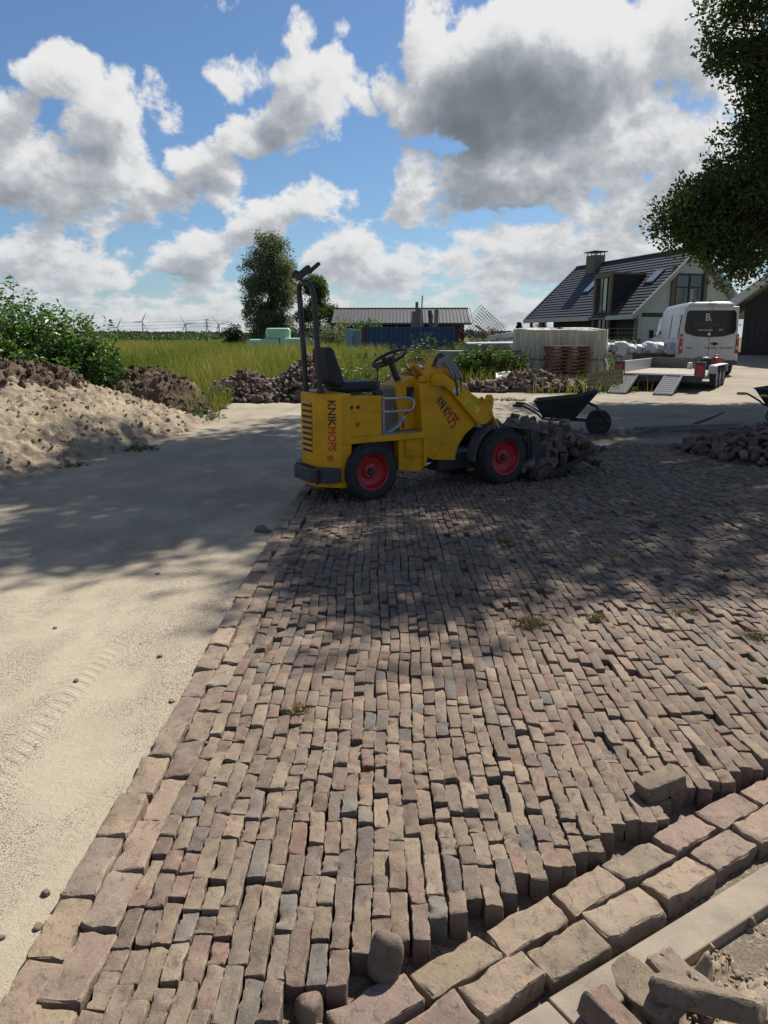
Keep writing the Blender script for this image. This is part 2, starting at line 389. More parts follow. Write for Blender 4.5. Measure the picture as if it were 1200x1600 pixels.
class MB:
    """collects simple solids into one mesh"""
    def __init__(s): s.v = []; s.f = []
    def add(s, vs, fs, M=None):
        b = len(s.v)
        for p in vs:
            p = Vector(p)
            s.v.append(tuple(M @ p) if M is not None else tuple(p))
        for f in fs: s.f.append(tuple(i + b for i in f))
        return s
    def box(s, c, d, rot=None, taper=1.0):
        x, y, z = d[0] / 2, d[1] / 2, d[2] / 2
        vs = [(-x, -y, -z), (x, -y, -z), (x, y, -z), (-x, y, -z)] + [(a * taper, b * taper, z) for a, b in ((-x, -y), (x, -y), (x, y), (-x, y))]
        M = Matrix.Translation(c)
        if rot is not None: M = M @ (rot.to_4x4() if isinstance(rot, Matrix) else Euler(rot).to_matrix().to_4x4())
        return s.add(vs, [(0, 3, 2, 1), (4, 5, 6, 7), (0, 1, 5, 4), (1, 2, 6, 5), (2, 3, 7, 6), (3, 0, 4, 7)], M)
    def b2(s, x0, x1, y0, y1, z0, z1):
        return s.box(((x0 + x1) / 2, (y0 + y1) / 2, (z0 + z1) / 2), (abs(x1 - x0), abs(y1 - y0), abs(z1 - z0)))
    def prism(s, poly, a0, a1, axis='y', M=None):
        """polygon extruded along an axis: poly in (x, z) for y, (y, z) for x, (x, y) for z"""
        n = len(poly)
        area = sum(poly[i][0] * poly[(i + 1) % n][1] - poly[(i + 1) % n][0] * poly[i][1] for i in range(n))
        if (area > 0) == (axis == 'y'): poly = poly[::-1]
        def P(p, a): return {'y': (p[0], a, p[1]), 'x': (a, p[0], p[1]), 'z': (p[0], p[1], a)}[axis]
        if a0 > a1: a0, a1 = a1, a0
        vs = [P(p, a0) for p in poly] + [P(p, a1) for p in poly]
        fs = [tuple(range(n))[::-1], tuple(range(n, 2 * n))] + [(i, (i + 1) % n, n + (i + 1) % n, n + i) for i in range(n)]
        return s.add(vs, fs, M)
    def tube(s, pts, r, n=8, cap=True):
        pts = [Vector(p) for p in pts]; m = len(pts)
        rs = list(r) if isinstance(r, (list, tuple)) else [r] * m
        if len(rs) != m: rs = list(np.interp(np.linspace(0, 1, m), np.linspace(0, 1, len(rs)), rs))
        b = len(s.v); up = None
        for i, p in enumerate(pts):
            t = (pts[min(i + 1, m - 1)] - pts[max(i - 1, 0)]).normalized()
            if up is None:
                up = Vector((0, 0, 1)) if abs(t.z) < .9 else Vector((1, 0, 0))
            u = (up - t * up.dot(t))
            if u.length < 1e-6: u = t.orthogonal()
            u.normalize(); w = t.cross(u); up = u
            for k in range(n):
                a = 2 * math.pi * k / n
                s.v.append(tuple(p + (u * math.cos(a) + w * math.sin(a)) * rs[i]))
        for i in range(m - 1):
            for k in range(n):
                k2 = (k + 1) % n
                s.f.append((b + i * n + k, b + i * n + k2, b + (i + 1) * n + k2, b + (i + 1) * n + k))
        if cap:
            s.f.append(tuple(b + k for k in range(n))[::-1]); s.f.append(tuple(b + (m - 1) * n + k for k in range(n)))
        return s
    def cyl(s, a, b, r, n=12, r2=None): return s.tube([a, b], [r, r if r2 is None else r2], n)
    def lathe(s, prof, c=(0, 0, 0), axis='y', n=32, close=False):
        """profile of (radius, along) pairs turned round an axis"""
        b = len(s.v); m = len(prof)
        for k in range(n):
            a = 2 * math.pi * k / n; ca, sa = math.cos(a), math.sin(a)
            for (r, h) in prof:
                p = {'y': (r * ca, h, r * sa), 'z': (r * ca, r * sa, h), 'x': (h, r * ca, r * sa)}[axis]
                s.v.append((p[0] + c[0], p[1] + c[1], p[2] + c[2]))
        mm = m if close else m - 1
        for k in range(n):
            k2 = (k + 1) % n
            for i in range(mm):
                j = (i + 1) % m
                f = (b + k * m + i, b + k * m + j, b + k2 * m + j, b + k2 * m + i)
                s.f.append(f if axis != 'y' else f[::-1])
        return s
    def me(s, name, smooth=35):
        me = bpy.data.meshes.new(name)
        me.from_pydata(s.v, [], s.f)
        me.validate()
        if smooth:
            me.shade_smooth(); me.set_sharp_from_angle(angle=R(smooth))
        else: me.shade_flat()
        return me
    def build(s, name, m, parent=None, bev=0.0, smooth=35, loc=None, rot=None, segs=2):
        o = link(name, s.me(name, smooth), m, parent, loc, rot)
        if bev:
            md = o.modifiers.new('bevel', 'BEVEL'); md.width = bev; md.segments = segs; md.limit_method = 'ANGLE'; md.angle_limit = R(40)
            md.harden_normals = False
        return o

def copy_tree(o, parent=None):
    c = o.copy(); COL.objects.link(c)
    if parent is not None: c.parent = parent
    for ch in list(o.children): copy_tree(ch, c)
    return c

def text(name, body, size, m, parent, M, extrude=.0006, sx=1.0, align='LEFT', bold=0.0):
    cu = bpy.data.curves.new(name, 'FONT')
    cu.body = body; cu.size = size; cu.extrude = extrude; cu.align_x = align
    cu.resolution_u = 3
    t_ = bpy.data.objects.new('lettering_outline', cu); COL.objects.link(t_)
    bpy.context.view_layer.update()
    me = bpy.data.meshes.new_from_object(t_.evaluated_get(bpy.context.evaluated_depsgraph_get()))
    bpy.data.objects.remove(t_); bpy.data.curves.remove(cu)
    me.materials.clear()
    if bold:
        vv = np.empty(len(me.vertices) * 3, np.float32); me.vertices.foreach_get('co', vv); vv = vv.reshape(-1, 3)
        ff = [tuple(q.vertices) for q in me.polygons]
        mb = MB()
        for dx, dy, dz in ((0, 0, 0), (bold, 0, .00005), (0, bold, .0001), (bold, bold, .00015), (-bold, 0, .0002), (0, -bold, .00025)):
            mb.add([(a + dx, b + dy, c + dz) for a, b, c in vv.tolist()], ff)
        me = mb.me(name, 0)
    o = link(name, me, m, parent)
    o.matrix_local = M @ Matrix.Diagonal((sx, 1, 1, 1))
    return o

def smooth_path(pts, k=4):
    """Catmull-Rom through pts"""
    P = [Vector(p) for p in pts]; out = []
    for i in range(len(P) - 1):
        p0 = P[max(i - 1, 0)]; p1 = P[i]; p2 = P[i + 1]; p3 = P[min(i + 2, len(P) - 1)]
        for j in range(k):
            t = j / k
            out.append(.5 * ((2 * p1) + (p2 - p0) * t + (2 * p0 - 5 * p1 + 4 * p2 - p3) * t * t + (3 * p1 - p0 - 3 * p2 + p3) * t ** 3))
    out.append(P[-1]); return out

# ------------------------------------------------------------------ bricks
def grid_box(xs, ys, zs):
    """surface of a box as quads on the given grid lines"""
    idx = {}; V = []; F = []
    def vi(p):
        if p not in idx: idx[p] = len(V); V.append(p)
        return idx[p]
    ax = [xs, ys, zs]
    for d in range(3):
        a, b = (d + 1) % 3, (d + 2) % 3
        for side in (0, len(ax[d]) - 1):
            for i in range(len(ax[a]) - 1):
                for j in range(len(ax[b]) - 1):
                    q = []
                    for (ii, jj) in ((i, j), (i + 1, j), (i + 1, j + 1), (i, j + 1)):
                        p = [0, 0, 0]; p[d] = ax[d][side]; p[a] = ax[a][ii]; p[b] = ax[b][jj]
                        q.append(vi(tuple(p)))
                    F.append(q if side else q[::-1])
    return np.array(V, float), np.array(F, int)

def brick_arrays(l, w, h, seed, r=.008, fine=True, rough=1.0):
    """worn brick, length along Y, top at z = 0"""
    g = np.random.default_rng(seed)
    def lines(a, k):
        c = [-a, -(a - .45 * r), -(a - r)] if fine else [-a, -(a - r)]
        mid = list(np.linspace(-(a - r), a - r, k + 2)[1:-1]) if k else []
        return c + mid + [-x for x in c[::-1]]
    V, F = grid_box(lines(w / 2, 2 if fine else 0), lines(l / 2, 7 if fine else 1), lines(h / 2, 2 if fine else 0))
    half = np.array([w / 2, l / 2, h / 2])
    inner = half - r
    q = np.clip(V, -inner, inner); d = V - q
    n = np.linalg.norm(d, axis=1, keepdims=True); n[n == 0] = 1
    V = q + d / n * r
    edge = np.clip(((np.abs(d) > .25 * r).sum(1) - 1) * .75, 0, 1) * (V[:, 2] > 0)
    nn = V / half
    # lumps, a skew, worn ends and a chipped corner or two
    V += g.normal(0, .00085 * min(rough, 1.6), V.shape)
    ph = g.uniform(0, 6.28, 9); am = .0019 * rough
    for k in range(3):
        fr = 35 * (k + 1)
        V[:, 0] += am / (k + 1) * np.sin(fr * V[:, 1] + ph[k]) * np.cos(fr * .7 * V[:, 2] + ph[k + 3])
        V[:, 2] += am / (k + 1) * np.sin(fr * V[:, 0] * 1.3 + fr * .6 * V[:, 1] + ph[k + 6])
        V[:, 1] += am / (k + 1) * np.cos(fr * V[:, 0] + fr * V[:, 2] + ph[k + 2])
    V[:, 0] += V[:, 1] * g.normal(0, .012) * rough
    V[:, 0] *= 1 + nn[:, 1] * g.normal(0, .03) * rough
    V[:, 2] += np.where(nn[:, 2] > .3, V[:, 1] * g.normal(0, .022) * rough + V[:, 0] * g.normal(0, .05) * rough, 0)
    for k in range(g.integers(2, 6)):
        cpt = half * np.array([g.choice([-1, 1]), g.choice([-1, 1]) * g.uniform(.2, 1), 1.0])
        dd = np.linalg.norm(V - cpt, axis=1); rad = g.uniform(.010, .032)
        wgt = np.clip(1 - dd / rad, 0, 1)[:, None]
        V += wgt * (-cpt / np.linalg.norm(cpt)) * rad * .42
    V[:, 2] -= h / 2
    return V, F, edge
def brick_mesh(name, *a, **k):
    V, F, e = brick_arrays(*a, **k)
    return mesh_np(name, V, F, smooth=True, angle=42, edge=e)

# ------------------------------------------------------------------ foliage
def leaf_arrays(P, Dn, L, Wd, rng, fold=.25, droop=.0):
    """diamond leaves folded along the midrib: P base (n,3), Dn direction, L length, Wd width"""
    n = len(P)
    Dn = Dn / np.maximum(np.linalg.norm(Dn, axis=1, keepdims=True), 1e-6)
    r = rng.normal(size=(n, 3)); S = np.cross(Dn, r); S /= np.maximum(np.linalg.norm(S, axis=1, keepdims=True), 1e-6)
    U = np.cross(S, Dn)
    L = np.broadcast_to(np.asarray(L, float), (n,))[:, None]; Wd = np.broadcast_to(np.asarray(Wd, float), (n,))[:, None]
    mid = P + Dn * L * .45
    tip = P + Dn * L - np.array([0, 0, 1.0]) * L * droop
    a = mid + S * Wd * .5 + U * Wd * fold; b = mid - S * Wd * .5 + U * Wd * fold
    V = np.stack([P, a, tip, b], 1).reshape(-1, 3)
    i = np.arange(n)[:, None] * 4
    F = np.concatenate([i + np.array([[0, 1, 2]]), i + np.array([[0, 2, 3]])], 0)
    return V, F
def leaf_obj(name, P, Dn, L, Wd, rng, m, parent=None, tint=None, fold=.25, droop=0.0):
    V, F = leaf_arrays(np.asarray(P, float), np.asarray(Dn, float), L, Wd, rng, fold, droop)
    t = np.repeat(np.clip(tint if tint is not None else rng.random(len(P)), 0, 1), 4)
    return link(name, mesh_np(name, V, F, t, smooth=False), m, parent)
def sphere_dirs(n, rng):
    d = rng.normal(size=(n, 3)); return d / np.linalg.norm(d, axis=1, keepdims=True)

def gz(y):
    """the yard rises gently away from the paving"""
    return np.clip(.021 * (np.asarray(y, float) - 9), 0, .45)
# ------------------------------------------------------------------ ground: one sheet to the horizon
def edge_line(x): return 1.62 + .67 * x          # inner side of the near double row
def kerb_in(x): return 1.385 + .635 * x
def kerb_out(x): return 1.275 + .61 * x

def ground_z(x, y):
    x = np.asarray(x, float); y = np.asarray(y, float)
    z = -.035 + gz(y)
    near = 1 - sstep(y, 20, 40)
    z = z + near * ((fbm(x * .5, y * .5, 3, 4) - .5) * .05 * sstep(y, 3, 12) + (fbm(x * 2.2, y * 2.2, 5, 4) - .5) * .022)
    # wheel lanes pressed into the sand
    lane = np.exp(-((x + 2.05 + .16 * np.sin(y * .55)) / .16) ** 2) + .7 * np.exp(-((x + 3.3 - .1 * y * .3) / .2) ** 2) + .5 * np.exp(-((x + 1.35 - .02 * y) / .13) ** 2)
    z = z + near * sstep(-x, .95, 1.2) * (-.018 * lane)
    pav = sstep(x, -.90, -.78) * (1 - sstep(y, 11.35, 11.65))
    z = z * (1 - pav) + pav * (-.046 + .01 * (fbm(x * 6, y * 6, 8, 3) - .5))
    tr = 1 - sstep(y - edge_line(x), -.02, .16)            # the bed drops along the near double row
    z = np.where(pav > .5, z - .05 * tr, z)
    # soil thrown up along the far edge of the paving
    rid = sstep(x, 1.9, 3.0) * np.exp(-((y - 12.1 - .22 * np.maximum(x - 3.5, 0)) / .45) ** 2)
    z = z + rid * (.02 + .16 * (fbm(x * 3.1, y * 3.1, 21, 5) - .25))
    bank = sstep(x, 13.3, 15.5) * sstep(y, 30.2, 32.5)
    z = z + bank * (.42 + .2 * (fbm(x * .9, y * .9, 31, 4) - .5))
    return z

def spaced(fine, outer):
    return np.array(sorted(set([round(float(a), 4) for a in fine] + [float(a) for a in outer])))
gx = spaced(np.arange(-7, 8.01, .06), [-9000, -4000, -1500, -600, -250, -120, -70, -45, -32, -24, -18, -14, -12, -10.5, -9, -8, 8.5, 9, 9.5, 10, 10.5, 11, 11.5, 12, 12.5, 13, 13.5, 14, 14.5, 15, 15.5, 16, 17, 18, 20, 23, 27, 32, 40, 60, 90, 150, 300, 700, 1500, 4000, 9000])
gy = spaced(np.concatenate([np.arange(.5, 15, .06), np.arange(15, 26, .16), np.arange(26, 36, .5)]), [-60, -20, -6, -2, -.5, 0, 37, 39, 42, 46, 52, 60, 70, 85, 110, 150, 220, 350, 600, 1000, 2000, 4000, 9000])
GX, GY = np.meshgrid(gx, gy)
GZ = ground_z(GX, GY)
V = np.stack([GX, GY, GZ], -1).reshape(-1, 3)
nx, ny = len(gx), len(gy)
ii = (np.arange(ny - 1)[:, None] * nx + np.arange(nx - 1)[None, :]).ravel()
F = np.stack([ii, ii + 1, ii + nx + 1, ii + nx], 1)
gme = mesh_np('ground', V, F, smooth=True)
x, y = V[:, 0], V[:, 1]
wob = (fbm(x * .7, y * .7, 41, 4) - .5) * 1.6
def grass_mask(x, y):
    wob = (fbm(np.asarray(x) * .7, np.asarray(y) * .7, 41, 4) - .5) * 1.6
    yb = np.where(x < -3.4, 15.6 + .25 * (-3.4 - x), np.where(x < .2, 18.9, np.where(x < 6.3, 20.9, 20.9 + (x - 6.3) * 3.2)))
    yb = np.minimum(yb, 33)
    m = sstep(y + wob, yb - .3, yb + .5)
    m = np.maximum(m, .8 * sstep(x, 3.2, 4.2) * (1 - sstep(x, 6.4, 7.2)) * sstep(y + wob, 19.3, 20.2))
    return np.where(x > 13, m * sstep(y, 33, 36), m)
soil = np.clip(np.exp(-((y - 12.2 - .22 * np.maximum(x - 3.5, 0) + wob * .25) / .6) ** 2) * sstep(x, 1.9, 3.0) * 1.2, 0, 1)
soil = np.maximum(soil, sstep(x, 13.3, 15) * sstep(y, 31, 32) * .35)
soil = np.maximum(soil, sstep(x, -.88, -.82) * (1 - sstep(y, 11.3, 11.7)) * .8)
for nm, arr in (('grassy', grass_mask(x, y)), ('soily', soil), ('yard', sstep(y, 8, 15) * .6 + .4 * sstep(x, 1, 3) * sstep(y, 9, 12))):
    at = gme.attributes.new(nm, 'FLOAT', 'POINT'); at.data.foreach_set('value', np.ascontiguousarray(arr, np.float32))

def ground_mat():
    m, N, bs = new_mat('sandy_ground')
    pos = N.n('ShaderNodeNewGeometry').outputs['Position']
    A = lambda k: N.n('ShaderNodeAttribute', attribute_name=k).outputs['Fac']
    n1 = N.noise(pos, .9, 8, .62); n2 = N.noise(pos, 7, 6, .65); n3 = N.noise(pos, 190, 3, .7); n4 = N.noise(pos, 46, 5, .7)
    sand = N.ramp(N.m('ADD', N.m('MULTIPLY', n1, .6), N.m('MULTIPLY', n2, .4)), [(.30, (.27, .228, .170)), (.46, (.355, .300, .218)), (.62, (.395, .340, .252)), (.75, (.335, .282, .207))])
    # darker grains of the damp sand lie on it in patches
    st = N.vm('MULTIPLY', pos, (1.0, .55, 1.0))
    pat = N.sstep(N.m('ADD', N.noise(st, 1.5, 5, .62), N.m('MULTIPLY', n2, .18)), .50, .64)
    gr = N.m('MULTIPLY', N.sstep(N.noise(pos, 150, 2, .6), .52, .60), N.m('MULTIPLY', pat, .92))
    sand = N.mix(gr, sand, (.075, .070, .068))
    fleck = N.m('MULTIPLY', N.sstep(N.noise(pos, 75, 2, .5), .68, .74), .6)
    sand = N.mix(fleck, sand, (.16, .125, .085))
    yard = N.ramp(N.m('ADD', N.m('MULTIPLY', n1, .5), N.m('MULTIPLY', n4, .5)), [(.33, (.15, .127, .10)), (.47, (.26, .224, .174)), (.6, (.325, .283, .22)), (.72, (.365, .318, .247))])
    c = N.mix(N.m('MULTIPLY', A('yard'), .9), sand, yard)
    so_ = N.ramp(N.m('ADD', N.m('MULTIPLY', n4, .6), N.m('MULTIPLY', n3, .4)), [(.35, (.055, .04, .03)), (.5, (.115, .085, .062)), (.68, (.19, .145, .10))])
    c = N.mix(N.m('MULTIPLY', A('soily'), N.sstep(N.m('ADD', n2, n4), .72, 1.05)), c, so_)
    far = N.sstep(N.n('ShaderNodeSeparateXYZ', ins={0: pos}).outputs[1], 60, 300)
    gs = N.ramp(N.m('ADD', N.m('MULTIPLY', n2, .5), N.m('MULTIPLY', n1, .5)), [(.3, (.05, .07, .018)), (.5, (.085, .11, .028)), (.7, (.14, .14, .05))])
    c = N.mix(A('grassy'), c, gs)
    N.set(bs, 'Base Color', c); N.set(bs, 'Roughness', .95); N.set(bs, 'Specular IOR Level', .12)
    sp = N.n('ShaderNodeSeparateXYZ', ins={0: pos}); X, Y = sp.outputs[0], sp.outputs[1]
    tr = None
    for (cx, k, w, fq, bend) in ((2.05, .16, .13, 78, .5), (3.35, .22, .16, 64, -.4), (1.42, .10, .10, 90, .6)):
        a = N.m('ADD', X, N.m('ADD', cx, N.m('MULTIPLY', N.m('SINE', N.m('MULTIPLY', Y, .55)), k)))
        lane = N.m('SUBTRACT', 1.0, N.sstep(N.m('ABSOLUTE', a), w * .8, w))
        sn = N.m('SINE', N.m('MULTIPLY', N.m('ADD', Y, N.m('MULTIPLY', N.m('ABSOLUTE', a), bend)), fq))
        t = N.m('MULTIPLY', N.m('ADD', N.m('MULTIPLY', N.sstep(sn, -.3, .5), .55), -.5), lane)
        tr = t if tr is None else N.m('ADD', tr, t)
    worn = N.sstep(N.noise(pos, 1.1, 4, .6), .42, .56)
    tr = N.m('MULTIPLY', N.m('MULTIPLY', tr, worn), N.m('SUBTRACT', 1.0, A('grassy')))
    h0 = N.m('MULTIPLY', tr, .62)
    h = N.m('ADD', N.m('ADD', N.m('MULTIPLY', n4, .55), N.m('MULTIPLY', n3, .35)), N.m('MULTIPLY', n2, .8))
    h = N.m('ADD', h, h0)
    b = N.n('ShaderNodeBump', ins={'Strength': .62, 'Distance': .022, 'Height': h})
    N.set(bs, 'Normal', b.outputs[0])
    return m
MT['ground'] = ground_mat()
tag(link('ground', gme, MT['ground']), kind='structure')

# ------------------------------------------------------------------ brick paving
BR_V = [brick_mesh('brick_worn', .20, .047, .105, 100 + i, r=.0048) for i in range(28)]     # unit bricks, scaled to length below
ED_V = [brick_mesh('edging_brick_worn', .25, .108, .075, 300 + i, r=.009, rough=1.5) for i in range(18)]
BR_A = [brick_arrays(.20, .047, .105, 500 + i, r=.0048, fine=False) for i in range(16)]
ED_A = [brick_arrays(.25, .108, .075, 700 + i, r=.009, fine=False, rough=1.5) for i in range(8)]

paving = empty('brick_paving', (0, 0, 0)); tag(paving, kind='structure')

def to_px(x, y, z):
    p = R(13.03); zz = z - 1.6
    d = y * math.cos(p) - zz * math.sin(p)
    return 600 + 1180 * x / d, 800 - 1180 * (y * math.sin(p) + zz * math.cos(p)) / d

prng = np.random.default_rng(5)
def wave(k, y):
    return .030 * (float(fbm(k * .045, y * .75, 61, 3)) - .5) * 2 + .005 * (float(vnoise(k * .4, y * 1.8, 63)) - .5) * 2
def lift(x, y):
    return .030 * (float(fbm(x * .8, y * .8, 71, 3)) - .5) + .022 * (float(fbm(x * 2.4, y * 2.4, 72, 2)) - .5)
field = []       # x, y, z, length, width, yaw, pitch, roll
x0 = -.700
k = 0
while x0 + .0535 * k < 7.2:
    xc = x0 + .0535 * k
    ys = max(1.36, 1.655 + .65 * xc + prng.uniform(-.015, .075))
    if xc > 1.6: ys = max(ys, xc / .53 - .75)
    yy = ys
    off = 0
    while yy < 11.5 + .3 * math.sin(xc * 2):
        L = float(np.clip(prng.choice([prng.normal(.170, .014), prng.normal(.125, .018), prng.normal(.088, .012)], p=[.34, .38, .28]), .062, .20))
        ymid = yy + L / 2
        dx = wave(k, ymid) + .024 * (float(sstep(ymid, 1.8, 3.2)) - 1) * max(0, 1 - k / 20); off = off * .5 + prng.normal(0, .0016)
        e = .004
        yaw = -(wave(k, ymid + .05) - wave(k, ymid - .05)) / .1 + prng.normal(0, .015)
        end = 1 - min(1, (yy - ys) / .35)
        z = lift(xc, ymid) + prng.normal(0, .0045) + (.012 * end)
        if prng.random() < .035: z -= prng.uniform(.008, .024)
        if prng.random() < .03: z += prng.uniform(.008, .02)
        rc = max(0.0, 1 - abs(xc - 2.2) / 2.2) * .02
        pitch = prng.normal(0, .024) - .05 * end * prng.random()
        roll = prng.normal(0, .026)
        field.append((xc + dx + off, ymid, z, L - prng.uniform(.001, .005), .0515 * prng.uniform(.94, 1.03), yaw, pitch, roll))
        yy += L + (prng.uniform(.0, .004) if prng.random() < .8 else prng.uniform(.004, .02))
    k += 1
# two courses of large bricks along the sand
border = []
for c, xb in enumerate((-.888, -.780)):
    yy = 1.18 + .11 * c
    while yy < 11.6:
        L = float(np.clip(prng.normal(.25, .016), .19, .29))
        bow = .010 * math.sin(yy * .9) + .05 * float(sstep(yy, 6.2, 9)) + .022 * (float(sstep(yy, 1.8, 3.2)) - 1)
        border.append((xb + bow + prng.normal(0, .006), yy + L / 2, -.004 + .012 * (float(vnoise(yy * 1.3, c, 5)) - .5) + prng.normal(0, .005), L - .008, .104 * prng.uniform(.95, 1.03), prng.normal(-.01, .02), prng.normal(0, .018), prng.normal(0, .02)))
        yy += L + prng.uniform(.001, .008)
# double row laid against the kerb
th = math.atan(.655)
ux, uy = math.cos(th), math.sin(th)
nxr, nyr = uy, -ux
rows = []
for c in range(2):
    s = -.42 + .12 * c
    while s < 2.6:
        L = float(np.clip(prng.normal(.224, .014), .195, .25))
        px_, py_ = 0.0 + ux * (s + L / 2), edge_line(0) + uy * (s + L / 2)
        o_ = .056 + .114 * c + prng.normal(0, .004)
        rows.append((px_ + nxr * o_, py_ + nyr * o_ + .012, -.026 - .006 * c + prng.normal(0, .005), L - .006, .103 * prng.uniform(.96, 1.06), th - math.pi / 2 + prng.normal(0, .022), prng.normal(0, .02), prng.normal(.015, .022)))
        s += L + prng.uniform(.004, .012)

def in_frame(b):
    if b[1] < .6: return False
    u, v = to_px(b[0], b[1], b[2]); return -60 < u < 1260 and v < 1680
def lay(items, meshes, arrays, m, ma, name, mass, l0, w0, nmax):
    items = [b for b in items if in_frame(b)]
    items.sort(key=lambda b: b[0] ** 2 + b[1] ** 2)
    for b in items[:nmax]:
        me = meshes[int(prng.integers(len(meshes)))]
        o = link(name, me, m, paving, (b[0], b[1], b[2]), (b[6], b[7], b[5] + (math.pi if prng.random() < .5 else 0)), (b[4] / w0, b[3] / l0, prng.uniform(.92, 1.05)))
    Vs, Fs, Ts, Es, base = [], [], [], [], 0
    for b in items[nmax:]:
        Va, Fa, Ea = arrays[int(prng.integers(len(arrays)))]
        Mx = np.array(Euler((b[6], b[7], b[5] + (math.pi if prng.random() < .5 else 0))).to_matrix())
        v = (Va * np.array([b[4] / w0, b[3] / l0, 1.0])) @ Mx.T + np.array(b[:3])
        Vs.append(v); Fs.append(Fa + base); base += len(v); Ts.append(np.full(len(v), prng.random())); Es.append(Ea)
    if Vs:
        o = link(mass, mesh_np(mass, np.concatenate(Vs), np.concatenate(Fs), np.concatenate(Ts), True, 50, np.concatenate(Es)), ma, paving)
        tag(o, kind='stuff')
lay(field, BR_V, BR_A, MT['brick'], MT['brick_a'], 'brick', 'brick_field', .20, .047, 300)
lay(border + rows, ED_V, ED_A, MT['edge'], MT['edge_a'], 'edging_brick', 'edging_brick_field', .25, .108, 300)

# ------------------------------------------------------------------ kerb of concrete strips and the soil behind it
def soil_mat(name, cols, bump=.8, scale=6, fine=70, dist=.012):
    m, N, bs = new_mat(name)
    pos = N.n('ShaderNodeNewGeometry').outputs['Position']
    n1 = N.noise(pos, scale, 7, .65); n2 = N.noise(pos, fine, 5, .72); n3 = N.noise(pos, scale * .22, 4, .6)
    f = N.m('ADD', N.m('ADD', N.m('MULTIPLY', n1, .35), N.m('MULTIPLY', n2, .30)), N.m('MULTIPLY', n3, .35))
    N.set(bs, 'Base Color', N.ramp(f, [(.34 + .30 * i / (len(cols) - 1), c) for i, c in enumerate(cols)]))
    N.set(bs, 'Roughness', .96); N.set(bs, 'Specular IOR Level', .1)
    N.set(bs, 'Normal', N.n('ShaderNodeBump', ins={'Strength': bump, 'Distance': dist, 'Height': N.m('ADD', N.m('MULTIPLY', n1, .6), N.m('MULTIPLY', n2, .5))}).outputs[0])
    return m
MT['kerb'] = soil_mat('kerb_concrete', [(.13, .108, .085), (.215, .178, .14), (.275, .23, .175), (.35, .29, .21)], bump=.6, scale=7, fine=210, dist=.003)
kerb = empty('kerb', (0, 0, 0)); tag(kerb, kind='structure')
tk = math.atan(.622)
kx, ky = math.cos(tk), math.sin(tk)
s = -.985
for i in range(3):
    L = .998
    a = s + .485
    cxk, cyk = .43 + kx * a, 1.33 + .259 + ky * a
    cxk, cyk = cxk + .020, cyk - .02
    mb = MB().box((0, 0, -.10), (L - .004, .108, .2))
    mb.build('kerb_block', MT['kerb'], kerb, bev=.006, loc=(cxk, cyk, -.062 + .003 * (i == 1)), rot=(0, 0, tk + .004 * (i - 1)), segs=3)
    s += L
sx_ = np.arange(.2, 2.3, .0105); sy_ = np.arange(.85, 2.55, .0105)
SX, SY = np.meshgrid(sx_, sy_)
dk = (kerb_out(SX) - SY) * math.cos(tk)         # metres behind the kerb
SZ = -.115 + .07 * (fbm(SX * 2.4, SY * 2.4, 81, 3) - .5) + .05 * (fbm(SX * 9, SY * 9, 83, 4) - .5) * sstep(dk, -.02, .1)
cl_ = np.clip(fbm(SX * 26, SY * 26, 85, 3) - .50, 0, 1) * .20 * sstep(fbm(SX * 4, SY * 4, 87, 2), .36, .54)
SZ = SZ + cl_ + .045 * sstep(dk, .05, .4) + .022 * (fbm(SX * 45, SY * 45, 88, 3) - .5)
SZ = np.where(dk < .004, -.19, SZ)
n1_, n2_ = len(sx_), len(sy_)
ii = (np.arange(n2_ - 1)[:, None] * n1_ + np.arange(n1_ - 1)[None, :]).ravel()
keep = (dk.ravel()[ii] > -.03)
F = np.stack([ii, ii + 1, ii + n1_ + 1, ii + n1_], 1)[keep]
MT['soil_near'] = soil_mat('crumbly_sandy_soil', [(.10, .075, .052), (.19, .145, .105), (.29, .23, .165), (.43, .36, .265)], fine=120, dist=.008)
MT['sandpile'] = soil_mat('heaped_sand', [(.09, .065, .046), (.215, .165, .115), (.32, .262, .185), (.38, .315, .23)], bump=.9, scale=9, fine=55, dist=.03)
MT['dark_soil'] = soil_mat('dark_garden_soil', [(.040, .028, .019), (.080, .057, .039), (.130, .096, .067), (.21, .16, .11)], bump=.9, scale=8, fine=50, dist=.03)
tag(link('soil', mesh_np('soil', np.stack([SX, SY, SZ], -1).reshape(-1, 3), F), MT['soil_near']), kind='structure')
# loose crumbs of soil
cr = []
for i in range(900):
    t_ = prng.uniform(-.1, 1.7); d_ = abs(prng.normal(0, .14)) + .004
    px_, py_ = .45 + kx * t_ + math.sin(tk) * d_, 1.545 + ky * t_ - math.cos(tk) * d_
    cr.append((px_, py_, prng.uniform(.0025, .009) * (1 + .8 * (prng.random() < .10))))
Vs, Fs, base = [], [], 0
for (a, b, r_) in cr:
    jx = int(np.clip((a - .2) / .0105, 0, n1_ - 1)); jy = int(np.clip((b - .85) / .0105, 0, n2_ - 1))
    Vc, Fc = grid_box([-1, 0, 1], [-1, 0, 1], [-1, 0, 1])
    Vc = Vc / np.linalg.norm(Vc, axis=1, keepdims=True) * prng.uniform(.55, 1.3, (len(Vc), 1)) * r_ * prng.uniform(.6, 1.2, (1, 3))
    Vs.append(Vc + np.array([a, b, max(SZ[jy, jx], -.16) + r_ * .5])); Fs.append(Fc + base); base += len(Vc)
tag(link('soil_crumbs', mesh_np('soil_crumbs', np.concatenate(Vs), np.concatenate(Fs), smooth=True), MT['soil_near']), kind='stuff')
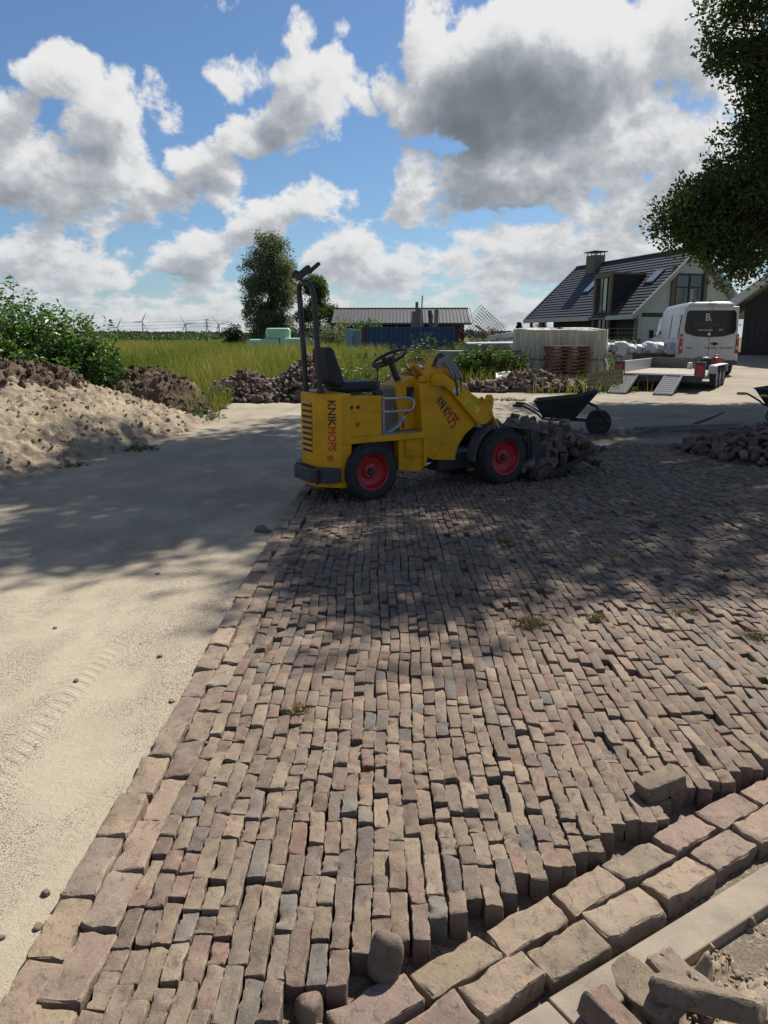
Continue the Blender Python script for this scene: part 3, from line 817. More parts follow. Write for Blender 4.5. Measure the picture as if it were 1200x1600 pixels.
# ------------------------------------------------------------------ buildings
MT['roof_tile'] = mat('dark_roof_tile', [(.045, .044, .055), (.035, .034, .043), (.06, .058, .068)], rough=.62, scale=3, bump=.1, spec=.45)
MT['plaster'] = mat('white_plaster', [(.62, .60, .55), (.57, .55, .50)], rough=.85, scale=2, bump=.05)
MT['fascia'] = mat('pale_fascia_board', [(.50, .49, .46), (.44, .43, .40)], rough=.6, scale=2, bump=.03)
MT['dark_wall'] = mat('dark_timber_wall', [(.030, .030, .032), (.022, .022, .024), (.04, .039, .038)], rough=.7, scale=4)
MT['oak_post'] = mat('oak_frame', [(.23, .16, .10), (.18, .125, .08), (.28, .2, .13)], rough=.75, scale=6)
MT['anthracite'] = mat('anthracite_frame', [(.025, .027, .030), (.03, .032, .035)], rough=.45, bump=0)
MT['brick_wall'] = mat('chimney_brick', [(.20, .17, .145), (.15, .13, .11), (.24, .20, .17)], rough=.9, scale=14)
MT['skylight'] = mat('skylight_glass', [(.22, .25, .27), (.28, .31, .33)], rough=.05, bump=0, spec=1.0, metal=.3)
# local frame: x along the gable to the right, y back along the ridge; origin at the near eave corner on the ground
HS = empty('dark_roofed_house', (15.6, 48.0, .45), R(16.2), 'large house with a dark tiled roof, white plaster gable and boxed dormer', 'house')
GW, RL, EV, RH = 8.2, 14.7, 2.70, 6.55           # gable width, ridge length, eave and ridge height
slope = math.atan2(RH - EV, GW / 2); SLn = math.hypot(RH - EV, GW / 2)
# walls
MB().prism([(.35, 0), (GW - .35, 0), (GW - .35, EV), (GW / 2, RH - .35), (.35, EV)], .45, .62, 'y').build('gable_wall', MT['plaster'], HS)
MB().b2(.35, .55, .62, 3.2, 0, EV).build('wall', MT['dark_wall'], HS); MB().b2(.35, .55, 5.0, RL - 3.6, 0, EV).build('wall', MT['dark_wall'], HS)
MB().b2(GW - .55, GW - .35, .62, RL - .3, 0, EV).build('wall', MT['dark_wall'], HS)
MB().prism([(.35, 0), (GW - .35, 0), (GW - .35, EV), (GW / 2, RH - .35), (.35, EV)], RL - 3.7, RL - 3.5, 'y').build('rear_wall', MT['dark_wall'], HS)
for i in range(9):
    MB().b2(.332, .35, .64, 3.15, .1 + i * .28, .1 + i * .28 + .25).build('plank', MT['dark_wall'], HS)
    MB().b2(.332, .35, 5.02, RL - 3.62, .1 + i * .28, .1 + i * .28 + .25).build('plank', MT['dark_wall'], HS)
for i in range(8):
    MB().b2(.62, 2.35, .43, .45, .1 + i * .30, .1 + i * .30 + .285).build('cladding_plank', MT['plaster'], HS)
# roof: two slabs carrying courses of tiles
for s_ in (0, 1):
    x0 = -.30 if s_ == 0 else GW + .30
    d = Vector(((GW / 2 - x0), 0, RH - (EV - .28))); 
    sl_ = empty('roof_slope', (x0, 0, EV - .28)); sl_.parent = HS
    ang = math.atan2(d.z, abs(d.x)); Ld = math.hypot(d.x, d.z)
    sl_.rotation_euler = (0, -ang if s_ == 0 else ang + math.pi, 0)
    e = 1 if s_ == 0 else -1
    MB().b2(0, Ld, -.05, RL + .05, -.16 * e, -.02 * e).build('roof_slab', MT['fascia'], sl_)
    nC = 21
    tm = MB()
    tm.prism([(0, 0), (Ld / nC + .03, 0), (Ld / nC + .03, .012), (0, .055)], 0, RL, 'y')
    me = tm.me('tile_course', 0)
    for k in range(nC):
        o = link('tile_course', me, MT['roof_tile'], sl_, (k * Ld / nC, 0, -.015 * e))
        if e < 0: o.scale = (1, 1, -1)
MB().tube([(GW / 2, -.02, RH + .03), (GW / 2, RL + .02, RH + .03)], .11, 8).build('ridge_cap', MT['roof_tile'], HS)
for yy in (-.10, RL):
    for s_ in (-1, 1):
        xa, xb = (-.38, GW / 2) if s_ < 0 else (GW + .38, GW / 2)
        MB().prism([(xa, EV - .42), (xb, RH - .12), (xb, RH + .12), (xa, EV - .16)], yy, yy + .10, 'y').build('barge_board', MT['fascia'], HS)
MB().b2(-.40, -.30, -.1, 2.95, EV - .46, EV - .20).b2(-.40, -.30, 5.05, RL + .1, EV - .46, EV - .20).build('gutter', MT['fascia'], HS)
MB().b2(-.30, .34, 0, 2.95, EV - .40, EV - .36).b2(-.30, .34, 5.05, RL, EV - .40, EV - .36).build('soffit', MT['fascia'], HS)
for yy in (RL - .5, RL - 2.4, .15):
    MB().b2(.0, .18, yy, yy + .18, 0, EV - .36).build('post', MT['oak_post'], HS)
# chimney
chm = MB().b2(GW / 2 - .75, GW / 2 + .15, 10.9, 12.1, RH - 1.1, RH + .62).build('chimney', MT['brick_wall'], HS, bev=.01)
for dx in (-.70, .08):
    for yy in (10.95, 11.45, 12.0): MB().b2(GW / 2 + dx, GW / 2 + dx + .05, yy, yy + .05, RH + .62, RH + .84).build('chimney_post', MT['anthracite'], chm)
MB().b2(GW / 2 - .88, GW / 2 + .28, 10.75, 12.25, RH + .84, RH + .90).build('chimney_cap', MT['anthracite'], chm)
# boxed dormer over the entrance, frame, glazing and cheek
dm = empty('dormer', (0, 0, 0)); dm.parent = HS
Y0, Y1, ZT = 3.0, 5.0, 5.25
MB().b2(-.05, 2.55, Y0, Y1, ZT - .12, ZT).build('dormer_roof', MT['oak_post'], dm)
MB().prism([(-.0, 0), (.0, ZT - .12), (2.5, ZT - .12), (.55, 2.9), (.55, 0)], Y0 + .02, Y0 + .12, 'y').build('cheek', MT['dark_wall'], dm)
MB().prism([(-.0, 0), (.0, ZT - .12), (2.5, ZT - .12), (.55, 2.9), (.55, 0)], Y1 - .12, Y1 - .02, 'y').build('cheek', MT['dark_wall'], dm)
for yy in (Y0 - .02, Y1 - .16): MB().b2(-.12, .04, yy, yy + .18, 0, ZT - .12).build('frame_post', MT['oak_post'], dm)
MB().b2(-.10, .02, Y0, Y1, ZT - .30, ZT - .121).build('frame_head', MT['oak_post'], dm)
MB().b2(.05, .09, Y0 + .16, Y1 - .16, .1, ZT - .30).build('glazing', MT['window'], dm)
for yy in (Y0 + .55, Y0 + 1.05, Y0 + 1.55): MB().b2(.0, .05, yy, yy + .07, .1, ZT - .30).build('mullion', MT['anthracite'], dm)
MB().b2(.0, .05, Y0 + .16, Y1 - .16, 2.5, 2.75).build('transom', MT['anthracite'], dm)
MB().b2(.02, .048, Y0 + .62, Y0 + 1.0, 2.9, ZT - .35).build('curtain', MT['plaster'], dm)
# skylights lie in the near slope
for (yy, f, w) in ((1.35, .60, .95), (6.6, .55, .9), (8.6, .55, .9)):
    xx = -.30 + f * (GW / 2 + .30); zz = EV - .28 + f * (RH - EV + .28)
    ang = math.atan2(RH - EV + .28, GW / 2 + .30)
    sk_ = empty('skylight', (xx, yy, zz)); sk_.parent = HS; sk_.rotation_euler = (0, -ang, 0)
    MB().b2(-.62, .62, 0, w, .02, .10).build('skylight_frame', MT['anthracite'], sk_, bev=.01)
    MB().b2(-.53, .53, .08, w - .08, .10, .108).build('pane', MT['skylight'], sk_)
# tall window in the gable with its oak posts
gw = empty('gable_window', (GW / 2 - .25, .40, 0)); gw.parent = HS
MB().b2(-.95, .95, .0, .045, .3, RH - 1.55).build('glazing', MT['window'], gw)
for xx in (-1.02, -.04, .94): MB().b2(xx, xx + .09, -.05, .0, .3, RH - 1.5).build('mullion', MT['anthracite'], gw)
for zz in (.3, 2.75, 3.1, RH - 1.62, RH - 2.4): MB().b2(-.93, .94, -.045, -.001, zz, zz + .10).build('transom', MT['anthracite'], gw)
for xx in (-1.30, 1.06): MB().b2(xx, xx + .24, -.10, .045, 0, RH - 1.0).build('oak_post', MT['oak_post'], gw)
for xx in (-.80, .15): MB().b2(xx, xx + .62, .0, .005, 3.25, RH - 2.45).build('curtain', MT['plaster'], gw)
MB().b2(2.45, 3.2, .40, .449, .1, EV - .35).build('ground_window', MT['window'], HS); MB().b2(.62, GW / 2 - 1.6, .425, .448, EV - .32, EV - .06).build('lintel', MT['dark_grey'], HS)
for yy in (7.6, 8.6): MB().b2(.322, .331, yy, yy + .7, 1.2, 1.9).build('pane', MT['window'], HS)

# barn at the edge of the picture
BN = empty('dark_barn', (15.75, 34.6, .5), R(-27), 'dark boarded barn with a pale roof edge at the picture border beside the van', 'barn')
for i in range(24):
    MB().prism([(.2 + i * .25, 0), (.2 + i * .25 + .235, 0), (.2 + i * .25 + .235, min(2.55 + (i + 1) * .25 * .80, 9)), (.2 + i * .25, 2.55 + i * .25 * .80)], 0, .03, 'y').build('plank', MT['dark_wall'], BN)
MB().prism([(.2, 0), (6.2, 0), (6.2, 7.2), (.2, 2.5)], .03, .2, 'y').build('wall', MT['dark_wall'], BN)
MB().b2(.2, .4, .2, 9, 0, 2.5).build('wall', MT['dark_wall'], BN)
MB().prism([(-.75, 2.02), (6.4, 7.76), (6.4, 8.05), (-.75, 2.34)], -.85, 9, 'y').build('roof', MT['roof_tile'], BN)
MB().prism([(-.82, 1.93), (6.4, 7.70), (6.4, 8.08), (-.82, 2.32)], -.97, -.855, 'y').build('barge_board', MT['fascia'], BN)
MB().prism([(-.70, 1.99), (6.4, 7.66), (6.4, 7.735), (-.70, 2.06)], -.85, .0, 'y').build('soffit', MT['fascia'], BN)
MB().b2(.2, 6.2, -.35, .0, -.4, .02).build('plinth', MT['concrete'], BN)

# long shed with a ribbed metal roof
MT['ribbed_roof'] = mat('grey_ribbed_roof', [(.060, .059, .058), (.050, .049, .048), (.075, .072, .07)], rough=.55, scale=2, bump=.03, metal=.1)
MT['shed_brick'] = mat('dark_red_brick', [(.11, .05, .04), (.085, .04, .033), (.13, .062, .05)], rough=.9, scale=12, bump=.4, bscale=40)
SH = empty('long_shed', (-4.9, 75, .45), R(-1.5), 'long low shed with a grey ribbed metal roof and dark red brick walls', 'shed')
SLL = 13.3
MB().b2(9.6, 12.7, 1.2, 1.4, -.2, 2.75).build('wall', MT['shed_brick'], SH); MB().b2(.5, 9.6, 2.2, 2.4, -.2, 2.75).build('wall', MT['dark_wall'], SH)
MB().prism([(1.2, -.2), (8, -.2), (8, 2.7), (4.6, 3.9), (1.2, 2.7)], .3, .5, 'x').build('gable_wall', MT['timber'], SH); MB().prism([(1.2, -.2), (8, -.2), (8, 2.7), (4.6, 3.9), (1.2, 2.7)], 12.5, 12.7, 'x').build('gable_wall', MT['shed_brick'], SH)
for i in range(6): MB().b2(.6 + i * 1.8, .78 + i * 1.8, 1.05, 1.2, -.2, 2.65).build('post', MT['timber'], SH)
rf = MB().prism([(.35, 2.36), (4.6, 3.90), (4.6, 3.98), (.35, 2.46)], -.25, SLL, 'x').prism([(8.85, 2.36), (4.6, 3.90), (4.6, 3.98), (8.85, 2.46)], -.25, SLL, 'x').build('roof', MT['ribbed_roof'], SH)
for i in range(40):
    x_ = -.2 + i * (SLL + .35) / 39
    MB().prism([(.33, 2.462), (4.6, 3.982), (4.6, 4.04), (.33, 2.52)], x_, x_ + .07, 'x').build('roof_rib', MT['ribbed_roof'], rf)
MB().b2(-.3, SLL + .05, 4.5, 4.72, 3.98, 4.07).build('ridge_cap', MT['ribbed_roof'], SH); MB().b2(-.3, SLL + .05, .26, .34, 2.32, 2.50).build('gutter', MT['dark_grey'], SH)
# open blue container with timbers standing in it
MT['blue_steel'] = mat('blue_container_paint', [(.035, .085, .19), (.028, .065, .15), (.06, .09, .14), (.10, .06, .045)], rough=.5, scale=2.2, lo=.35, hi=.85, detail=8)
MT['pale_blue'] = mat('pale_blue_paint', [(.20, .31, .38), (.16, .25, .31)], rough=.6)
MT['rust'] = mat('rusty_frame', [(.20, .06, .03), (.14, .045, .025)], rough=.8)
CT = empty('blue_container', (-1.05, 42.0, .45), R(1.5), 'open topped blue container standing in weeds before the long shed', 'container')
CL = 4.75
MB().b2(0, CL, .05, .1, .1, 1.66).build('wall', MT['blue_steel'], CT)
for i in range(18):
    MB().prism([(.06 + i * .262, .05), (.10 + i * .262, .0), (.20 + i * .262, .0), (.24 + i * .262, .05)], .15, 1.6, 'z').build('corrugation', MT['blue_steel'], CT)
MB().b2(0, CL, -.02, .12, 1.6, 1.70).b2(0, CL, -.02, .12, .02, .15).build('rail', MT['blue_steel'], CT); MB().b2(0, CL, 2.2, 2.3, .1, 1.66).build('wall', MT['blue_steel'], CT)
MB().b2(-.16, 0, -.04, .16, .0, 1.72).build('corner_post', MT['rust'], CT); MB().b2(CL, CL + .14, -.04, .16, .0, 1.72).build('corner_post', MT['blue_steel'], CT)
MB().b2(-1.0, -.68, .2, .5, -.1, 1.6).b2(-.68, -.2, .5, .55, .6, 1.55).build('open_door', MT['pale_blue'], CT, bev=.02)
MB().b2(CL, CL + .1, .16, 2.2, .1, 1.66).build('end_wall', MT['blue_steel'], CT)
for i, (x, h, w, tilt, m) in enumerate([(2.6, 2.5, .20, 2, 'wood_grey'), (2.82, 3.0, .16, 1, 'wood_grey'), (3.05, 2.65, .20, -2, 'wood_grey'), (3.0, 3.35, .07, 3, 'galv'), (3.3, 2.6, .2, -5, 'wood_grey'), (3.55, 2.35, .14, 4, 'timber'), (3.72, 2.55, .17, -3, 'dark_grey'), (3.95, 2.6, .22, 0, 'wood_grey')]):
    o = MB().box((0, 0, h / 2), (w, .12, h)).build('standing_timber', MT[m], None, loc=(-1.05 + x, 43.2, .5), rot=(R(-2), R(tilt), 0))
    tag(o, ['leftmost grey timber standing in the blue container', 'tall grey timber next to the leftmost one in the container', 'grey timber just beside the thin metal pole', 'thin metal pole rising highest from the container', 'tilted grey timber past the thin metal pole', 'short pale timber leaning in the container', 'dark timber beside the broad end one', 'broad grey timber at the end of the row in the container'][i], 'timber', 'timbers standing in the container')
# reinforcing mesh propped up on edge
MT['mesh_steel'] = mat('mesh_steel', [(.12, .12, .125), (.16, .14, .12)], rough=.6, metal=.3)
for k, (loc, rot, lb) in enumerate([((7.5, 60, 2.30), (R(8), R(43), R(-6)), 'front sheet of steel reinforcing mesh propped on its corner beyond the pipes'), ((7.9, 60.4, 2.15), (R(-6), R(38), R(8)), 'rear sheet of steel reinforcing mesh behind the front one')]):
    t = empty('wire_mesh', loc, 0, lb, 'steel mesh', 'reinforcing mesh'); t.rotation_euler = rot
    for i in range(13):
        a = -1.2 + i * .2
        MB().box((a, 0, 0), (.022, .022, 2.5)).build('bar', MT['mesh_steel'], t); MB().box((0, .02, a), (2.5, .022, .022)).build('bar', MT['mesh_steel'], t)
# wrapped bales
MT['bale'] = mat('pale_green_wrap', [(.40, .60, .43), (.35, .54, .38), (.45, .65, .48)], rough=.35, scale=1.5, bump=.35, bscale=7, spec=.5, bdist=.03)
def bale(lb, loc, rz, L=1.9, Wd=.95, h=.9):
    mb = MB().prism([(-L / 2, 0), (L / 2, 0), (L / 2, h), (-L / 2, h)], -Wd / 2, Wd / 2, 'y')
    o = mb.build('wrapped_bale', MT['bale'], None, bev=.16, segs=5, loc=loc, rot=(0, 0, rz)); return tag(o, lb, 'bale', 'pale green wrapped bales')
bale('topmost pale green wrapped bale of the stack', (-6.85, 50.3, 1.44), .05, 1.55, .95, .74)
bale('middle wrapped bale toward the field side', (-7.72, 50.0, .70), .06, 2.0, 1.0, .78)
bale('middle wrapped bale half hidden by the roll bar', (-5.6, 50.0, .74), -.05, 2.1, 1.0, .82)
bale('lowest wrapped bale sunk in the grass', (-7.0, 50.1, -.10), 0, 1.8, 1.0, .80)

# ------------------------------------------------------------------ far off: wind turbines, pylon and its lines
MT['turbine'] = mat('turbine_grey', [(.42, .45, .48), (.38, .41, .44)], rough=.5, bump=0)
def turbine(lb, u, v_hub, dist, hub_h, rot, R_=55):
    x = (u - 600) / 1180 * dist * 1.026
    t = empty('wind_turbine', (x, dist, 0), 0, lb, 'wind turbine', 'wind turbines on the horizon')
    MB().tube([(0, 0, 0), (0, 0, hub_h * .5), (0, 0, hub_h)], [3.4, 2.7, 1.9], 10).build('tower', MT['turbine'], t)
    MB().box((0, 2, hub_h + 1.2), (4.2, 12, 4.4)).build('nacelle', MT['turbine'], t, bev=.8)
    for k in range(3):
        a = R(rot + 120 * k); ca, sa = math.cos(a), math.sin(a)
        pts = [(ca * r * R_, -5, hub_h + 1 + sa * r * R_) for r in (0, .08, .25, .6, 1)]
        MB().tube(pts, [1.7, 1.9, 2.1, 1.3, .35], 6).build('blade', MT['turbine'], t)
D0 = 3000
for (u, hub_v, lb, rot) in ((168, 503, 'wind turbine nearest the green bushes', 65), (206, 512, 'smaller wind turbine second from the bushes', 62), (243, 503, 'wind turbine in the middle of the horizon row', 62), (307, 506, 'wind turbine beside the lattice pylon', 125), (356, 507, 'wind turbine partly hidden by the round bush', 130)):
    turbine(lb, u, hub_v, D0, 1.6 + D0 * math.tan(math.atan((800 - hub_v) / 1180) - R(13.03)), rot, 42)
MT['lattice'] = mat('pylon_steel', [(.16, .19, .22), (.14, .17, .2)], rough=.6, bump=0)
PY = empty('lattice_pylon', ((338 - 600) / 1180 * 1500 * 1.026, 1500, 0), 0, 'lattice electricity pylon standing between the wind turbines', 'pylon')
for sx_, sy_ in ((-1, -1), (1, -1), (1, 1), (-1, 1)): MB().tube([(sx_ * 4, sy_ * 4, 0), (sx_ * 1.3, sy_ * 1.3, 20), (sx_ * .5, sy_ * .5, 36)], .28, 4).build('leg', MT['lattice'], PY)
for i in range(9):
    z0, z1 = i * 4, i * 4 + 4; w0 = 4 - 2.7 * min(z0 / 20, 1) - max(0, z0 - 20) * .05; w1 = 4 - 2.7 * min(z1 / 20, 1) - max(0, z1 - 20) * .05
    MB().tube([(-w0, -w0, z0), (w1, -w1, z1)], .18, 4).tube([(w0, -w0, z0), (-w1, -w1, z1)], .18, 4).build('cross_brace', MT['lattice'], PY)
for z, w in ((22, 8.5), (28, 7), (34, 5.5)): MB().tube([(-w, 0, z), (0, 0, z + 1.3), (w, 0, z)], .25, 4).tube([(-w, 0, z), (w, 0, z)], .2, 4).build('cross_arm', MT['lattice'], PY)
for i, (z, w, lb) in enumerate(((22, -8, 'lowest power line crossing behind the wind turbines'), (28, 6.5, 'middle power line crossing behind the wind turbines'), (34, -5, 'highest power line crossing behind the wind turbines'))):
    px_ = PY.location.x
    pts = [(px_ + w - 420 * (1 - t), 1500, z - 14 * t * (1 - t) * 1.6) for t in np.linspace(0, 1, 14)] + [(px_ + w + 300 * t, 1500, z - 14 * t * (1 - t) * 1.6) for t in np.linspace(0.07, 1, 10)]
    tag(MB().tube(pts, .22, 4).build('power_line', MT['lattice'], None), lb, 'power line', 'power lines')
# wire fence between the yard and the house
FN = empty('wire_fence', (9.0, 36.0, .45), R(6), 'thin grey wire fence standing between the yard and the house', 'fence')
for i in range(5): MB().cyl((i * 1.9, 0, 0), (i * 1.9, 0, 1.55), .018, 6).build('post', MT['dark_grey'], FN)
for i in range(8): MB().cyl((0, 0, .15 + i * .2), (7.6, 0, .15 + i * .2), .0025, 4).build('wire', MT['dark_grey'], FN)
# ------------------------------------------------------------------ trees, bushes, weeds and grass
MT['oak_leaf'] = leaf_mat('oak_leaf', [(.030, .057, .014), (.046, .080, .019), (.072, .115, .027), (.115, .15, .038)], trans=.42)
MT['willow_leaf'] = leaf_mat('willow_leaf', [(.075, .095, .052), (.115, .135, .078), (.16, .18, .115), (.22, .24, .17)], trans=.38)
MT['green_leaf'] = leaf_mat('broad_leaf', [(.030, .062, .014), (.05, .092, .02), (.08, .13, .03), (.12, .165, .04)], trans=.3)
MT['dark_leaf'] = leaf_mat('dark_leaf', [(.016, .030, .010), (.026, .044, .014), (.04, .062, .02)], trans=.2)
MT['bush_leaf'] = leaf_mat('bush_leaf', [(.024, .062, .013), (.040, .095, .018), (.065, .135, .026), (.11, .19, .04), (.17, .25, .08)], trans=.3, spec=.5, rough=.4)
MT['weed_leaf'] = leaf_mat('weed_leaf', [(.045, .068, .02), (.075, .105, .03), (.12, .15, .045), (.20, .19, .085)], trans=.25)
MT['grass'] = leaf_mat('meadow_grass', [(.075, .105, .018), (.125, .155, .028), (.19, .20, .045), (.28, .235, .085), (.37, .29, .14)], trans=.3, spec=.2)
MT['dry'] = leaf_mat('dry_grass', [(.10, .08, .04), (.20, .15, .075), (.30, .23, .12), (.14, .15, .05)], trans=.15, spec=.1)
MT['conifer'] = leaf_mat('conifer_needles', [(.018, .035, .018), (.03, .055, .028), (.05, .075, .04)], trans=.1)
MT['red_leaf'] = leaf_mat('copper_leaf', [(.05, .022, .016), (.085, .035, .022), (.12, .06, .03)], trans=.2)
MT['maize'] = leaf_mat('maize_leaf', [(.03, .055, .018), (.05, .085, .025), (.08, .115, .035)], trans=.2)

def clump_leaves(cen, rad, n, size, rng, flat=.8, up=.25):
    """leaves round each clump centre: positions, directions"""
    k = len(cen)
    d = sphere_dirs(k * n, rng) * np.array([1, 1, flat])
    r = rng.random(k * n) ** .45
    P = np.repeat(cen, n, 0) + d * (np.repeat(np.broadcast_to(rad, (k,)), n) * r)[:, None]
    D = d * .8 + sphere_dirs(k * n, rng) * .7 + np.array([0, 0, up])
    return P, D
def limb(mb, a, b, r0, r1, rng, sag=.0, n=6, wob=.12, sides=7):
    a = Vector(a); b = Vector(b); L = (b - a).length
    pts = []
    for i in range(n + 1):
        t = i / n
        p = a.lerp(b, t)
        w = math.sin(t * math.pi) * wob * L * .5
        p = p + Vector((rng.normal(0, .35) * w, rng.normal(0, .35) * w, math.sin(t * math.pi) * L * .12 - sag * t * t * L))
        pts.append(p)
    mb.tube(pts, [r0 + (r1 - r0) * (i / n) ** .8 for i in range(n + 1)], sides)
    return pts

def lobed_tree(name, label, base, trunk_top, trunk_r, lobes, leaf, L, Wd, per, clump_r, dens, seed, group=None, twig_r=.012, droop=0.0, up=.2, hollow=.55, cat='tree', limb_from=None):
    """trunk, one limb per lobe with twigs to the leaf clumps, and the clumps themselves; lobes: (x, y, z, rx, ry, rz)"""
    g = np.random.default_rng(seed)
    root = empty(name, base, 0, label, cat, group)
    B = np.array(base)
    tb = MB()
    top = np.array(trunk_top) - B
    n = 8
    tp = [Vector(top * (i / n)) + Vector((g.normal(0, .02) * i / n, g.normal(0, .02) * i / n, 0)) * top[2] * .4 for i in range(n + 1)]
    tb.tube([tp[0] + Vector((0, 0, -.3))] + tp, [trunk_r * 1.35] + [trunk_r * (1.12 - .62 * (i / n)) if i else trunk_r * 1.25 for i in range(n + 1)], 12)
    tb.build('trunk', MT['bark'], root, smooth=60)
    C, SZ_ = [], []
    lm = MB()
    for lobe in lobes:
        x, y, z, rx, ry, rz = lobe[:6]; dmul, ls = lobe[6:] if len(lobe) > 6 else (1.0, 1.0)
        c = np.array([x, y, z]) - B; rr = np.array([rx, ry, rz])
        vol = rx * ry * rz
        k = max(4, int(dens * dmul * vol ** .75))
        d = sphere_dirs(k, g); r = hollow + (1.0 - hollow) * g.random(k) ** .5
        cen = c + d * rr * r[:, None]
        C.append(cen); SZ_.append(np.full(k, ls))
        f = (limb_from if limb_from is not None else g.uniform(.45, .95))
        st = tp[min(n, int(f * n))]
        pts = limb(lm, st, c, max(.02, trunk_r * .32 * min(1, max(rx, ry) / 2.5)), .025, g, n=7)
        for q in cen[:: max(1, k // 14)]:
            limb(lm, pts[int(g.integers(4, 8))], q, .018 + .01 * rx / 3, .006, g, n=4, sides=4)
    lm.build('limbs', MT['bark'], root, smooth=60)
    C = np.concatenate(C); SZ_ = np.concatenate(SZ_)
    P, D = clump_leaves(C, clump_r * SZ_ * g.uniform(.7, 1.25, len(C)), per, L, g, up=up)
    ls = np.repeat(SZ_, per)
    D[:, 2] -= droop
    tint = np.clip(np.repeat(g.random(len(C)), per) * .5 + g.random(len(P)) * .5, 0, 1)
    leaf_obj('crown', P, D, ls * L * g.uniform(.7, 1.2, len(P)), ls * Wd * g.uniform(.75, 1.2, len(P)), g, MT[leaf], root, tint, fold=.18)
    return root

# the oak at the edge of the yard: its high crown reaches over the paving and shades it, its low boughs hang by the house
oak = []
og = np.random.default_rng(77)
CU, CV = math.sin(SUN_AZ) / math.tan(SUN_EL), math.cos(SUN_AZ) / math.tan(SUN_EL)
for i in range(900):                                 # high crown, spreading over the paving and the track
    gx_, gy_ = og.uniform(-4.4, 9.5), og.uniform(4.8, 17)
    lim = np.interp(gx_, [-4.4, -2.6, -.9, -.2, .3, 1.0, 1.6, 2.2, 4, 10], [6.3, 6.0, 6.5, 5.0, 4.6, 4.7, 5.7, 4.8, 4.8, 4.8])
    far_ = np.interp(gx_, [-4.4, -3.2, -2.2, 0, 2.4, 4, 10], [8.6, 12.5, 14.2, 14.4, 15.2, 16.6, 17])
    if gy_ < lim or gy_ > far_: continue
    if float(fbm(gx_ * .5 + 3, gy_ * .62, 141, 3)) > .515: continue
    if gx_ > .7 and gy_ < 8.5 and float(fbm(gx_ * .9 + 8, gy_ * 1.1, 143, 3)) > .47: continue
    z = 12.0 + og.uniform(-1.2, 2.0)
    x, y = gx_ + CU * z, gy_ + CV * z
    oak.append((x, y, z, og.uniform(.7, 1.3), og.uniform(.7, 1.3), og.uniform(.4, .7)))
    if len(oak) == 175: break
for gx_, gy_, z, r in ((-.1, 4.95, 12.4, .6), (.35, 4.8, 11.6, .6), (.75, 4.95, 12.0, .6), (.1, 5.5, 12.8, .7), (-.35, 5.35, 11.5, .5), (.6, 5.6, 12.5, .7), (2.2, 4.95, 12.0, .6), (2.7, 5.1, 12.6, .7), (-1.5, 6.7, 12.1, .5), (-2.4, 6.3, 12.6, .6), (-3.2, 6.5, 12.2, .6)):
    oak.append((gx_ + CU * z, gy_ + CV * z, z, r, r, r * .5))
low = [(7.35, 18.2, 4.35, .95, .9, .75), (8.35, 18.5, 5.5, 1.0, 1.0, .9), (6.55, 17.8, 4.2, .62, .6, .42), (6.65, 18.2, 3.95, .5, .6, .4), (7.3, 17.8, 3.85, .7, .7, .45),
       (7.75, 17.6, 3.45, .42, .5, .55), (8.0, 17.4, 3.2, .3, .3, .42), (8.9, 18.4, 4.4, .9, .9, .9), (9.4, 18.8, 5.6, 1.0, 1.0, 1.0), (9.9, 18.5, 4.0, 1.0, .9, .8), (8.9, 18.2, 6.35, .55, .55, .5), (10.9, 18.6, 5.0, 1.2, 1.2, 1.2),
       (8.35, 18.6, 4.55, .8, .8, .7), (9.3, 18.3, 3.6, .55, .5, .4), (7.3, 18.4, 5.05, .4, .4, .35), (10.2, 18.4, 6.6, .9, .9, .9), (8.0, 18.0, 3.75, .6, .6, .5), (8.6, 18.2, 5.0, .8, .8, .7), (7.6, 18.4, 4.7, .6, .6, .5), (7.0, 18.0, 4.45, .5, .5, .35), (8.25, 17.5, 3.15, .28, .3, .3), (9.4, 18.4, 6.6, .7, .7, .6)]
low += [(7.35, 18.0, 3.55, .5, .5, .35), (7.7, 17.9, 3.75, .6, .6, .45), (7.78, 17.8, 2.95, .28, .3, .32), (8.35, 18.2, 3.85, .6, .6, .5)]
upr = [(7.75, 18.2, 8.05, .75, .8, .55), (8.3, 18.3, 7.4, .7, .8, .6), (7.25, 18.0, 8.45, .5, .6, .4), (7.05, 18.0, 7.30, .24, .26, .26), (7.2, 18.0, 7.62, .32, .35, .3), (7.65, 18.1, 7.45, .5, .5, .45), (8.45, 18.2, 6.7, .6, .6, .5), (8.15, 18.1, 6.85, .35, .4, .35), (8.5, 18.2, 6.05, .55, .6, .55), (8.1, 18.0, 5.95, .35, .4, .4), (9.0, 18.3, 7.2, 1.0, 1.0, 1.0),
       (8.3, 17.2, 9.3, 1.0, 1.0, .7), (9.6, 17.2, 8.8, 1.2, 1.2, .9), (9.1, 18.2, 6.0, .8, .8, .7)]
low += [(8.0, 17.1, 4.75, .6, .35, .5), (8.6, 17.0, 4.5, .7, .35, .5), (7.5, 17.2, 4.6, .5, .3, .4), (8.9, 17.0, 5.2, .7, .4, .6), (8.2, 17.2, 5.3, .6, .3, .5), (9.3, 16.8, 4.4, .7, .4, .6)]
LOW = low + upr
lobed_tree('oak_tree', 'broad oak whose leafy boughs hang in front of the dark roofed house', (13.0, 17.0, .17), (12.6, 16.9, 9.8), .42, [o + (1.0, 1.5) for o in oak] + [o + (4.8, .85) for o in LOW], 'oak_leaf', .125, .072, 36, .36, 23, 78, limb_from=.62)

